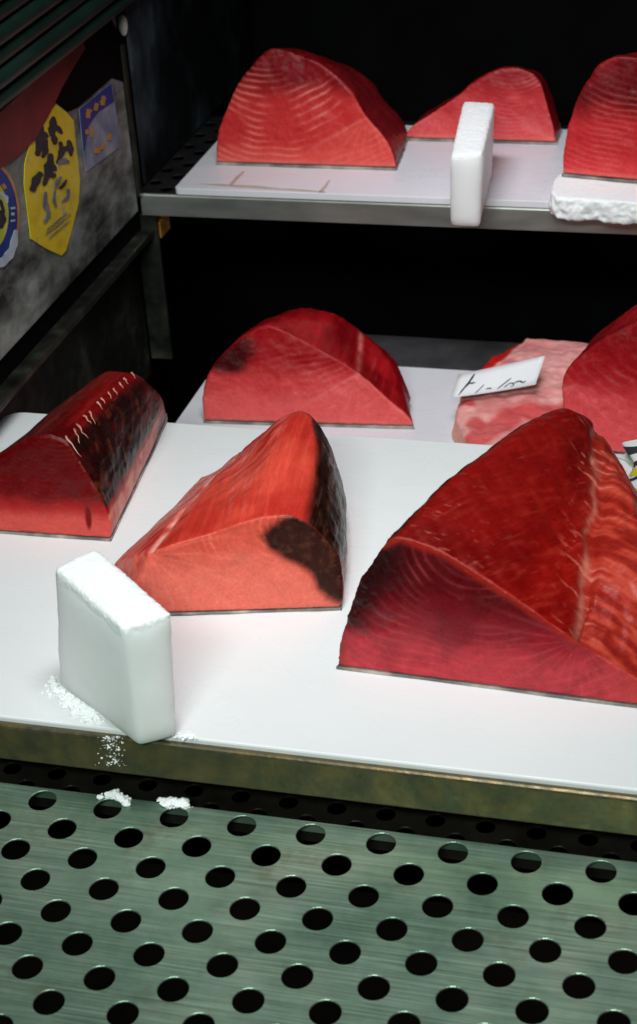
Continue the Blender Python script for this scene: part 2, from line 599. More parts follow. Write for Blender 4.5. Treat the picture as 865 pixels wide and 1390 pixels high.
# --- drain plate
T_ = Matrix.Translation(PLATE0) @ Matrix.Rotation(TILT, 4, 'X')
me = perforated(-0.31, 0.62, -0.275, 0.016, 0.060, 0.0246, 0.0016, (0, 0))
plate = link('drain_plate', me, 'plate_steel')
plate.matrix_world = T_
tag(plate, 'pale green-grey steel plate full of round holes below the counter edge', 'drain plate')
# trough under the plate and the counter (dark inside)
tr = link('trough', box(-0.6, 1.0, -0.6, 0.30, -0.42, -0.40), 'trough_dark')
tag(tr, kind='structure')
PB = T_ @ Vector((0, 0.016, 0))
# --- perforated ledge under the counter lip, its shade painted into a dark colour
ZLG = PB.z - 0.016
hp = G(263.5, 1073, ZLG)
me = perforated(-0.40, 0.62, PB.y + 0.006, PB.y + 0.16, 0.043, 0.0168, 0.0015, (hp.x, hp.y), 20)
ledge = link('under_ledge', me, 'shaded_ledge_steel', loc=(0, 0, ZLG))
tag(ledge, 'brownish perforated steel ledge, shade painted into its dark colour, tucked under the white counter', 'ledge')

# --- front counter: lip tray with white board
counter = empty('counter_tray', (0.1, LIP_Y, -0.04), 'weathered brownish steel lip carrying the front white board', 'counter tray')
H_LIP = 0.041
prof = [(LIP_Y + 0.016, -0.0125), (LIP_Y + 0.0075, -0.0045), (LIP_Y + 0.0025, -0.0035), (LIP_Y + 0.0007, -0.0045), (LIP_Y, -0.0065),
        (LIP_Y, -H_LIP + 0.002), (LIP_Y + 0.0015, -H_LIP), (LIP_Y + 0.012, -H_LIP), (LIP_Y + 0.012, -H_LIP + 0.0015), (LIP_Y + 0.003, -H_LIP + 0.003),
        (LIP_Y + 0.003, -0.014), (LIP_Y + 0.016, -0.014)]
o = link('lip', extrude_x(prof, -0.42, 0.62, 1, counter.location), 'lip_steel', counter)
o = link('tray_floor', box(XL_BOARD, 0.62, LIP_Y + 0.0165, BOARD_B - 0.01, -0.014, -0.0122, counter.location), 'shelf_steel', counter)

bx1 = 0.56
o = link('counter_board', prism(round_rect(XL_BOARD, bx1, BOARD_F, BOARD_B, 0, 0.022), (0, 0, -0.012), (0.1, 0.3, 0), 0.0018),
         'board_white', loc=(0.1, 0.3, 0))
tag(o, 'wide white plastic cutting board in front under the nearest three tuna blocks', 'cutting board')

# --- upper shelf
LU = G(190, 262, Z_UP)                             # left front end of the shelf
XW = LU.x                                          # inner face of the left side panel
YU = LU.y
shelf = empty('upper_shelf', (0.2, YU, Z_UP - 0.03), 'upper steel shelf with a row of holes behind its lip', 'shelf')
hl = 0.030
prof = [(YU + 0.003, Z_UP - 0.001), (YU + 0.001, Z_UP - 0.0016), (YU, Z_UP - 0.0035), (YU, Z_UP - hl), (YU + 0.010, Z_UP - hl), (YU + 0.010, Z_UP - hl + 0.0015), (YU + 0.0016, Z_UP - hl + 0.0015), (YU + 0.0016, Z_UP - 0.0035), (YU + 0.003, Z_UP - 0.0025)]
link('lip', extrude_x(prof, XW, 0.75, 1, shelf.location), 'shelf_steel', shelf)
me = perforated(XW, 0.75, YU + 0.003, YU + 0.30, 0.0455, 0.0175, 0.0015, (XW + 0.075, YU + 0.019), 16)
o = link('shelf_sheet', me, 'dark_sheet', shelf, loc=Vector((0, 0, Z_UP - 0.001)) - shelf.location)

# --- middle shelf
YM = G(432, 640, Z_MID).y
shelf2 = tag(link('middle_shelf', box(G(240, 571, Z_MID).x + 0.004, 0.75, YM, YM + 0.40, Z_MID - 0.020, Z_MID - 0.0125, (0.2, YM, Z_MID - 0.02), 0.001), 'shelf_mid',
             loc=(0.2, YM, Z_MID - 0.02)), 'steel shelf behind the front board under the lilac-grey board', 'shelf')

# --- case back and interior
tag(link('case_back', box(XW - 0.3, 0.9, YU + 0.56, YU + 0.58, -0.6, 1.2), 'black_paint'), kind='structure')
tag(link('case_floor', box(XW - 0.3, 0.9, 0.34, YU + 0.56, -0.62, -0.60), 'black_paint'), kind='structure')

# boards on shelves
c1 = G(244, 247, Z_UP + 0.009); c2 = G(287, 204, Z_UP + 0.009)
ub_y0 = G(420, 262, Z_UP + 0.009).y
ub_y1 = G(560, 170, Z_UP + 0.009).y
ub_x0 = c1.x
ZB_UP = Z_UP + 0.009
o = link('upper_board', prism(round_rect(ub_x0, 0.62, ub_y0, ub_y1, ZB_UP, 0.006), (0, 0, -0.0088), (0.2, ub_y0, ZB_UP), 0.0012),
         'board_stained', loc=(0.2, ub_y0, ZB_UP))
tag(o, 'white cutting board with brown drips lying on the upper shelf', 'cutting board')
ub = o
dm = noise_mat('dried_drip', [(0.3, (0.42, 0.28, 0.15)), (0.7, (0.60, 0.46, 0.32))], 60, 0.5)
dn = nd(dm.node_tree, 'ShaderNodeTexNoise', Scale=45, Detail=5)
dr = ramp(dm.node_tree, dn.outputs['Fac'], [(0.35, (0.05,) * 3), (0.75, (0.5,) * 3)])
dm.node_tree.links.new(dr.outputs[0], dm.node_tree.nodes['Principled BSDF'].inputs['Alpha'])
for k, pl_ in enumerate([[(311, 250), (322, 238), (330, 232), (333, 233), (326, 240), (316, 251)],                          [(262, 249), (300, 252.5), (360, 256.5), (442, 261.5), (442, 260), (400, 256), (380, 255.5), (350, 252), (300, 249.5)],
                         [(432, 261), (440, 252), (446, 244), (449, 244), (444, 253), (437, 261.5)]]):
    vs_ = [G(x_, y_, ZB_UP + 0.0003 + 0.0002 * k) for x_, y_ in pl_]
    link('drip_stain', prism(vs_, (0, 0, -0.0002), (0.2, ub_y0, ZB_UP)), 'dried_drip', ub)
# middle board
ZB_MID = Z_MID
mb_x0 = G(240, 571, ZB_MID).x
mb_y1 = G(590, 500, ZB_MID).y
o = link('middle_board', prism(round_rect(mb_x0, 0.62, YM + 0.03, mb_y1, ZB_MID, 0.006), (0, 0, -0.012), (0.2, YM, ZB_MID), 0.0012),
         'board_stained', loc=(0.2, YM, ZB_MID))
tag(o, 'lilac-grey cutting board on the middle shelf behind the front board', 'cutting board')

# --- left side of the case
def wall_poly(pix, off=0.0):
    return [PX(a, b, XW + off) for a, b in pix]


side = empty('case_side', (XW, YU - 0.2, 0), 'scuffed grey steel side panel of the display case', 'side panel')
og = side.location
yN = PX(0, 488, XW).y - 0.25
zb = PX(121, 359, XW).z
zt = zb + 0.30
link('panel', box(XW - 0.010, XW, yN, YU - 0.012, zb, zt, og, 0.001), 'wall_steel', side)
zr0, zr1 = PX(126, 420, XW + 0.014).z, PX(126, 388, XW + 0.004).z
link('rail', box(XW - 0.012, XW + 0.012, yN, YU + 0.005, zr0, zr0 + 0.010, og, 0.002), 'dark_steel', side)
link('rail_web', box(XW - 0.020, XW - 0.006, yN, YU + 0.005, zr0 + 0.010, zb, og), 'black_paint', side)
link('lower_panel', box(XW - 0.03, XW - 0.022, yN, YU + 0.02, Z_MID - 0.05, zr0 - 0.0005, og), 'dark_steel', side)
post = empty('corner_post', (XW, YU, Z_MID), 'thin steel angle post at the left end of the upper shelf', 'post')
og = post.location
zpt = PX(165, 59, XW).z
link('upright', box(XW - 0.009, XW + 0.004, YU - 0.011, YU - 0.0005, Z_UP - 0.002, zpt, og, 0.0012), 'dark_steel', post)
link('flange', box(XW - 0.009, XW - 0.006, YU, YU + 0.016, Z_UP - 0.002, zpt - 0.002, og, 0.0008), 'dark_steel', post)
link('lower_upright', box(XW - 0.014, XW + 0.016, YU + 0.006, YU + 0.012, Z_MID - 0.02, Z_UP - hl - 0.002, og, 0.0012), 'dark_steel', post)
# inner side sheet right of the post, a smeared reflection put into its colour
ps = [PX(a, b, XW + 0.0) for a, b in ((212, 240), (214, 60))]
o = link('inner_side_sheet', box(XW - 0.006, XW - 0.002, YU + 0.03, YU + 0.50, Z_UP + 0.002, Z_UP + 0.36), 'smear_reflection')
tag(o, 'dark inner sheet with a smeared reflection painted in, beside the upper left tuna block', 'panel')
# orange wood stub under the shelf end
wc = PY(206, 310, YU + 0.02)
o = link('wood_stub', box(wc.x - 0.013, wc.x + 0.015, YU + 0.014, YU + 0.05, wc.z - 0.011, wc.z + 0.011, wc, 0.001), 'wood_orange', loc=wc)
tag(o, 'small orange wooden stub under the left end of upper shelf', 'wood block')
# white oval knob
kc = PX(167, 33, XW - 0.004)
bm = bmesh.new()
bmesh.ops.create_uvsphere(bm, u_segments=24, v_segments=14, radius=1)
for v in bm.verts:
    v.co = Vector((v.co.x * 0.006, v.co.y * 0.0048, v.co.z * 0.0135 * (1 - 0.08 * v.co.z)))
me = bpy.data.meshes.new('m'); bm.to_mesh(me); bm.free(); me.shade_smooth()
o = link('oval_knob', me, 'knob_white', loc=kc)
tag(o, 'small white oval knob at the top of the side panel', 'knob')
# red sheet strip along the panel top
rp = wall_poly([(70, 135), (96, 72), (150, 22), (166, 56), (170, 112), (152, 106), (106, 146), (92, 152), (78, 141)], 0.0008)
o = link('shade_patch', prism(rp, (-0.0006, 0, 0), rp[0]), 'black_paint', loc=rp[0])  # black patch paints in the shade on the upper panel
tag(o, 'black patch painted in for the shade above the blue sticker on side panel', 'painted shade')
rp = wall_poly([(-30, 250), (-30, 180), (60, 98), (112, 52), (116, 66), (100, 92), (85, 118), (70, 150), (48, 190), (20, 215)], 0.003)
o = link('red_sheet', prism(rp, (-0.0015, 0, 0), rp[0]), 'red_sheet', loc=rp[0])
tag(o, 'torn dark red sheet stuck along the top of the side panel', 'sheet')
# green roller shutter slats at the upper left
p_a = PX(0, 161, XW + 0.03)
sh = empty('roller_shutter', p_a, 'dark green ribbed shutter edge in the top left corner', 'shutter')
sz = 0.021
for k in range(7):
    z0 = p_a.z + k * sz
    ya, yb = yN - 0.1, YU + 0.05
    x0 = XW + 0.018 + 0.004 * (k % 2)
    prof = []
    n = 7
    vs, fs = [], []
    for y in (ya, yb):
        for j in range(n + 1):
            t = j / n
            vs.append((x0 + 0.008 * math.sin(math.pi * t) ** 0.7, y, z0 + t * (sz - 0.0012)))
        vs.append((x0 - 0.012, y, z0 + sz - 0.0012))
        vs.append((x0 - 0.012, y, z0))
    m_ = n + 3
    for j in range(m_):
        fs.append((j, (j + 1) % m_, (j + 1) % m_ + m_, j + m_))
    fs.append(tuple(range(m_))); fs.append(tuple(range(m_, 2 * m_)))
    link('slat', mesh_pts(vs, fs, p_a), 'shutter_green', sh)


# --- stickers on the side panel (flat print)
def patch(name, pix, off, mat, parent, og, thick=0.0008):
    poly = wall_poly(pix, off)
    return link(name, prism(poly, (-thick, 0, 0), og), mat, parent)


def brush(pix, wid, smooth=True):
    """brush-stroke outline in photo pixels along a polyline"""
    if not isinstance(wid, (list, tuple)):
        wid = [wid] * len(pix)
    if smooth and len(pix) > 2:
        P_, W_ = [], []
        m = len(pix)
        for i in range(m - 1):
            p0, p1, p2, p3 = [pix[min(max(q, 0), m - 1)] for q in (i - 1, i, i + 1, i + 2)]
            for j in range(5):
                t = j / 5
                P_.append(tuple(0.5 * (2 * b1 + (c1 - a1) * t + (2 * a1 - 5 * b1 + 4 * c1 - d1) * t * t + (3 * b1 - a1 - 3 * c1 + d1) * t ** 3) for a1, b1, c1, d1 in zip(p0, p1, p2, p3)))
                ww = wid[i] + (wid[i + 1] - wid[i]) * (3 * t * t - 2 * t ** 3)
                W_.append(ww * (1 + 0.16 * math.sin(7.1 * (i + t) + pix[0][0])))
        P_.append(pix[-1]); W_.append(wid[-1] * 0.5)
        W_[0] *= 0.6
        pix, wid = P_, W_
    L, Rr = [], []
    n = len(pix)
    for i, (x, y) in enumerate(pix):
        a = pix[max(i - 1, 0)]; b_ = pix[min(i + 1, n - 1)]
        dx, dy = b_[0] - a[0], b_[1] - a[1]
        l = math.hypot(dx, dy) or 1
        wd = wid[i] if isinstance(wid, (list, tuple)) else wid
        L.append((x - dy / l * wd / 2, y + dx / l * wd / 2))
        Rr.append((x + dy / l * wd / 2, y - dx / l * wd / 2))
    return L + Rr[::-1]


def ellipse(cx, cy, rx, ry, n=28, a0=0, a1=360):
    return [(cx + rx * math.cos(R(a0 + (a1 - a0) * k / n)), cy + ry * math.sin(R(a0 + (a1 - a0) * k / n))) for k in range(n)]


yp = [(77, 142), (90, 152), (100, 163), (104, 200), (109, 245), (107, 275), (98, 312), (90, 340), (84, 347), (64, 338), (42, 324), (38, 290), (33, 250), (34, 222), (42, 190), (55, 165)]
c0 = PX(72, 250, XW + 0.001)
st = empty('yellow_sticker', c0, 'worn yellow octagonal sticker with black brush characters on side panel', 'sticker')
patch('backing', yp, 0.0016, 'sticker_yellow', st, c0)
strokes = [
    ([(73, 158), (72, 172), (70, 186)], [4, 8, 4], 'ink_black'), ([(66, 176), (76, 172), (85, 182)], [4, 6, 3], 'ink_black'), ([(72, 182), (75, 192), (73, 196)], [5, 6, 2], 'ink_black'),
    ([(57, 170), (55, 190), (51, 212)], [4, 8, 5], 'ink_black'), ([(48, 184), (57, 182), (66, 186)], [4, 7, 4], 'ink_black'), ([(63, 188), (62, 204), (58, 214)], [3, 6, 3], 'ink_black'), ([(49, 198), (56, 200), (64, 196)], [3, 7, 3], 'ink_black'),
    ([(82, 192), (84, 206), (78, 222)], [3, 6, 3], 'ink_black'), ([(93, 190), (96, 200), (97, 212)], [3, 6, 3], 'ink_black'), ([(85, 203), (91, 201), (97, 196)], [3, 5, 3], 'ink_black'),
    ([(69, 208), (68, 226), (60, 252)], [4, 9, 4], 'ink_black'), ([(60, 226), (69, 224), (77, 232)], [3, 7, 3], 'ink_black'), ([(66, 232), (72, 238), (76, 236)], [3, 6, 2], 'ink_black'),
    ([(57, 234), (50, 244), (44, 260)], [5, 8, 6], 'ink_black'),
    ([(62, 260), (62, 276), (66, 290), (61, 302)], [4, 7, 6, 5], 'ink_faded'), ([(91, 244), (86, 252), (81, 256)], [2, 3, 2], 'ink_black'), ([(75, 258), (74, 270), (77, 281)], [2, 4, 3], 'ink_faded'), ([(93, 256), (92, 268), (84, 274)], [4, 5, 2], 'ink_faded'),
    ([(80, 222), (86, 218), (95, 220)], [3, 7, 3], 'ink_faded'), ([(84, 240), (78, 248), (76, 256)], [3, 6, 3], 'ink_faded'),
    ([(62, 318), (78, 306), (96, 290)], [1.0, 1.4, 1.0], 'ink_faded'), ([(64, 312), (78, 300), (92, 288)], [1.0, 1.4, 1.0], 'ink_faded'), ([(66, 324), (80, 312), (95, 299)], [1.0, 1.2, 1.0], 'ink_faded'),
]
for k, (pl, wd, mt) in enumerate(strokes):
    patch('brush_stroke', brush(pl, [q_ * 1.35 for q_ in wd] if mt == 'ink_black' else wd), 0.0022 + 0.00006 * k, mt, st, c0, 0.0005)
c0 = PX(135, 170, XW + 0.001)
st = empty('blue_sticker', c0, 'faded blue and lavender square sticker with orange characters on side panel', 'sticker')
patch('backing', [(108, 148), (152, 112), (160, 168), (162, 200), (117, 233), (113, 205)], 0.0016, 'sticker_lavender', st, c0)
patch('blue_field', [(108.5, 148.5), (151.5, 113), (155, 138), (134, 152), (120, 172), (116, 205), (113.4, 204)], 0.0021, 'sticker_blue', st, c0, 0.0004)
for k, (pl, wd) in enumerate([([(121, 148), (120, 160)], 5), ([(117, 155), (125, 150)], 2.5), ([(132, 140), (130, 150)], 5), ([(141, 130), (140, 143)], 5), ([(136, 139), (144, 133)], 2.5),
                              ([(118, 176), (119, 182)], 4), ([(126, 172), (124, 186)], 4), ([(133, 200), (132, 208)], 7), ([(141, 194), (139, 203)], 5), ([(150, 181), (149, 190)], 5)]):
    patch('print_mark', brush(pl, wd), 0.0025 + 0.00005 * k, 'print_orange', st, c0, 0.0003)
c0 = PX(0, 292, XW + 0.001)
st = empty('round_sticker', c0, 'round blue sticker with yellow rim and lime picture at left edge', 'sticker')
patch('rim', ellipse(-14, 292, 41, 74), 0.0016, 'print_orange', st, c0)
patch('blue_ring', ellipse(-14, 293, 38, 70), 0.0020, 'sticker_blue', st, c0, 0.0003)
patch('pale_lower_ring', brush([(22, 312), (18, 336), (8, 352), (-4, 360)], [6, 10, 12, 10]), 0.00235, 'print_pale', st, c0, 0.0003)
patch('picture_field', ellipse(-16, 292, 28, 50), 0.0024, 'print_lime', st, c0, 0.0003)
for k, (pl, wd, mt) in enumerate([([(2, 285), (4, 300), (0, 310)], [6, 9, 5], 'ink_black'), ([(0, 262), (8, 268), (10, 276)], [3, 6, 3], 'print_pale'), ([(4, 250), (8, 256)], 5, 'print_orange'),
                                  ([(15, 283), (21, 282)], 3, 'print_pale'), ([(16, 290), (20, 291)], 4, 'print_pale'), ([(15, 300), (21, 299)], 3, 'print_pale'), ([(-4, 268), (2, 276), (6, 290)], [3, 5, 3], 'ink_black')]):
    patch('print_mark', brush(pl, wd), 0.0028 + 0.00005 * k, mt, st, c0, 0.0003)


# ================================================================== TUNA
def smooth_sec(sec, n=3, k=0.42):
    """round the outline between the two base corners; the base itself stays straight"""
    out = []
    m = len(sec)
    for i in range(m - 1):
        p0, p1, p2, p3 = sec[max(i - 1, 0)], sec[i], sec[i + 1], sec[min(i + 2, m - 1)]
        d = (p2 - p1).length
        t1 = p2 - p0; t2 = p3 - p1
        t1 = t1.normalized() * d * 2 * k if t1.length > 1e-6 else t1
        t2 = t2.normalized() * d * 2 * k if t2.length > 1e-6 else t2
        if i == 0: t1 = (p2 - p1) * 2 * k
        if i == m - 2: t2 = (p2 - p1) * 2 * k
        for j in range(n):
            t = j / n
            h00 = 2 * t ** 3 - 3 * t ** 2 + 1; h10 = t ** 3 - 2 * t ** 2 + t
            h01 = -2 * t ** 3 + 3 * t ** 2; h11 = t ** 3 - t ** 2
            out.append(p1 * h00 + t1 * h10 + p2 * h01 + t2 * h11)
    out.append(sec[-1])
    return out


def loft_mesh(secs, voxel, smooth_it):
    n = len(secs[0])
    vs = [tuple(p) for s in secs for p in s]
    fs = []
    for i in range(len(secs) - 1):
        for j in range(n):
            a, b_ = i * n + j, i * n + (j + 1) % n
            fs.append((a, b_, b_ + n, a + n))
    fs.append(tuple(reversed(range(n))))
    fs.append(tuple(range((len(secs) - 1) * n, len(secs) * n)))
    me = mesh_pts(vs, fs)
    bm = bmesh.new(); bm.from_mesh(me)
    bmesh.ops.recalc_face_normals(bm, faces=bm.faces)
    bmesh.ops.triangulate(bm, faces=bm.faces)
    bm.to_mesh(me); bm.free()
    o = bpy.data.objects.new('tmp', me)
    COL.objects.link(o)
    md = o.modifiers.new('r', 'REMESH')
    md.mode = 'VOXEL'
    md.voxel_size = voxel
    if smooth_it:
        ms = o.modifiers.new('s', 'SMOOTH')
        ms.factor = 0.5
        ms.iterations = smooth_it
    dg = bpy.context.evaluated_depsgraph_get()
    out = bpy.data.meshes.new_from_object(o.evaluated_get(dg), depsgraph=dg)
    bpy.data.objects.remove(o)
    return out


def get_pn(me):
    n = len(me.vertices)
    P = np.empty(n * 3); me.vertices.foreach_get('co', P)
    N = np.empty(n * 3); me.vertices.foreach_get('normal', N)
    return P.reshape(-1, 3), N.reshape(-1, 3)


def make_tuna(name, label, secs, paint, relief=None, voxel=0.0022, smooth_it=5, skin=True, skin_mat='tuna_skin', zbase=0.0, group=None, skin_h=0.0045, skin_out=0.0004, fibre=(0, 1, 0)):
    base = Vector((0, 0, 0))
    allp = [p for s in secs for p in s]
    for p in allp: base += Vector(p)
    base /= len(allp)
    base.z = zbase
    root = empty(name, base, label, 'tuna block', group)
    lift = skin_h if skin else 0.0005
    if skin:
        secs = [smooth_sec([Vector(p) for p in s]) for s in secs]
    S2 = []
    for s in secs:
        S2.append([Vector((p[0], p[1], max(p[2], zbase + lift))) for p in s])
    me = loft_mesh(S2, voxel, smooth_it)
    P, N = get_pn(me)
    me.update()
    # relief
    d = (fbm(P, 13, 3, 3) - 0.46) * 0.011 + (fbm(P, 60, 3, 9) - 0.5) * 0.0016
    if relief is not None:
        d = d + relief(P, N)
    up = ss(zbase + lift + 0.0005, zbase + lift + 0.006, P[:, 2]) * (0.35 + 0.65 * ss(zbase, zbase + 0.04, P[:, 2]))
    P2 = P + N * (d * up)[:, None]
    rgb = np.clip(paint(P, N), 0.0005, 1) * np.array([0.94, 0.66, 0.70])
    P2 = P2 - np.array(base)
    me.vertices.foreach_set('co', P2.ravel())
    at = me.attributes.new('meat', 'FLOAT_COLOR', 'POINT')
    at.data.foreach_set('color', np.c_[rgb, np.ones(len(rgb))].ravel())
    fd = np.array(fibre, float); fd /= np.linalg.norm(fd)
    al = P @ fd
    gq = P - (al * (1 - 1 / 14.0))[:, None] * fd
    ag = me.attributes.new('grain', 'FLOAT_VECTOR', 'POINT')
    ag.data.foreach_set('vector', gq.ravel())
    me.update()
    me.shade_smooth()
    link('flesh', me, 'tuna_flesh', root)
    if skin:
        # silvery skin the block rests on: base outline of the loft
        pts = []
        for s in S2:
            for p in s:
                if p.z <= zbase + lift + 0.004: pts.append((p.x, p.y))
        pts = hull(pts)
        cx = sum(p[0] for p in pts) / len(pts); cy = sum(p[1] for p in pts) / len(pts)
        out = []
        for k, p in enumerate(pts):
            q = pts[(k + 1) % len(pts)]
            m = 10
            for t in range(m):
                x = p[0] + (q[0] - p[0]) * t / m; y = p[1] + (q[1] - p[1]) * t / m
                dx, dy = x - cx, y - cy
                l = math.hypot(dx, dy)
                e = skin_out + random.uniform(-0.0008, 0.0008)
                out.append(Vector((x + dx / l * e, y + dy / l * e, zbase + lift + random.uniform(-0.0006, 0.0002))))
        o = link('skin', prism(out, (0, 0, -(lift - 0.0008)), base, 0.0007, 1), skin_mat, root)
    return root


def hull(pts):
    pts = sorted(set(pts))
    def half(ps):
        h = []
        for p in ps:
            while len(h) > 1 and (h[-1][0] - h[-2][0]) * (p[1] - h[-2][1]) - (h[-1][1] - h[-2][1]) * (p[0] - h[-2][0]) <= 0:
                h.pop()
            h.append(p)
        return h
    a, b_ = half(pts), half(pts[::-1])
    return a[:-1] + b_[:-1]


class Face:
    """frame of a cut face: u along its base, v up, n outwards"""
    def __init__(s, a, b):
        s.o = np.array(a); u = np.array(b) - s.o; u[2] = 0
        s.L = np.linalg.norm(u); s.u = u / s.L
        s.n = np.array([s.u[1], -s.u[0], 0.0])

    def uv(s, P):
        D = P - s.o
        return D @ s.u, D[:, 2], -(D @ s.n)       # along, up, depth behind the face

    def mask(s, P, N, near=0.014):
        dep = -(P - s.o) @ s.n
        return ss(0.35, 0.72, N @ s.n) * (1 - ss(near, near * 2.5, dep))


def rings(r, lam, sharp, P, seed, warp=0.35, wscale=45):
    q = r / lam + (fbm(P, wscale, 3, seed) - 0.5) * 2.6 * warp + (fbm(P, 9, 2, seed + 5) - 0.5) * 5.0 + (fbm(P, 18, 2, seed + 6) - 0.5) * 1.2
    c = 0.5 + 0.5 * np.cos(2 * np.pi * q)
    return c ** sharp * (0.02 + 1.25 * ss(0.34, 0.72, fbm(P, 26, 3, seed + 11)))


def streaks(P, d, scale, stretch, seed, octv=4):
    d = np.array(d, float); d /= np.linalg.norm(d)
    along = P @ d
    Q = P - along[:, None] * d
    return fbm(Q + (along / stretch)[:, None] * d, scale, octv, seed)


def sdf2(u, v, poly):
    """signed distance (negative inside) to a polygon in a cut face's own u, v"""
    best = np.full(len(u), 9.0)
    ins = np.zeros(len(u), bool)
    n = len(poly)
    for k in range(n):
        (ax, ay), (bx, by) = poly[k], poly[(k + 1) % n]
        ex, ey = bx - ax, by - ay
        t = np.clip(((u - ax) * ex + (v - ay) * ey) / (ex * ex + ey * ey + 1e-12), 0, 1)
        best = np.minimum(best, np.hypot(u - ax - t * ex, v - ay - t * ey))
        c_ = ((ay > v) != (by > v))
        ins ^= c_ & (u < (bx - ax) * (v - ay) / (by - ay + 1e-12) + ax)
    return np.where(ins, -best, best)


def seg_dist(P, pts):
    best = np.full(len(P), 9.0)
    for a, b_ in zip(pts[:-1], pts[1:]):
        a = np.array(a); b_ = np.array(b_)
        ab = b_ - a
        t = np.clip(((P - a) @ ab) / (ab @ ab), 0, 1)
        best = np.minimum(best, np.linalg.norm(P - (a + t[:, None] * ab), axis=1))
    return best


ARR = np.array


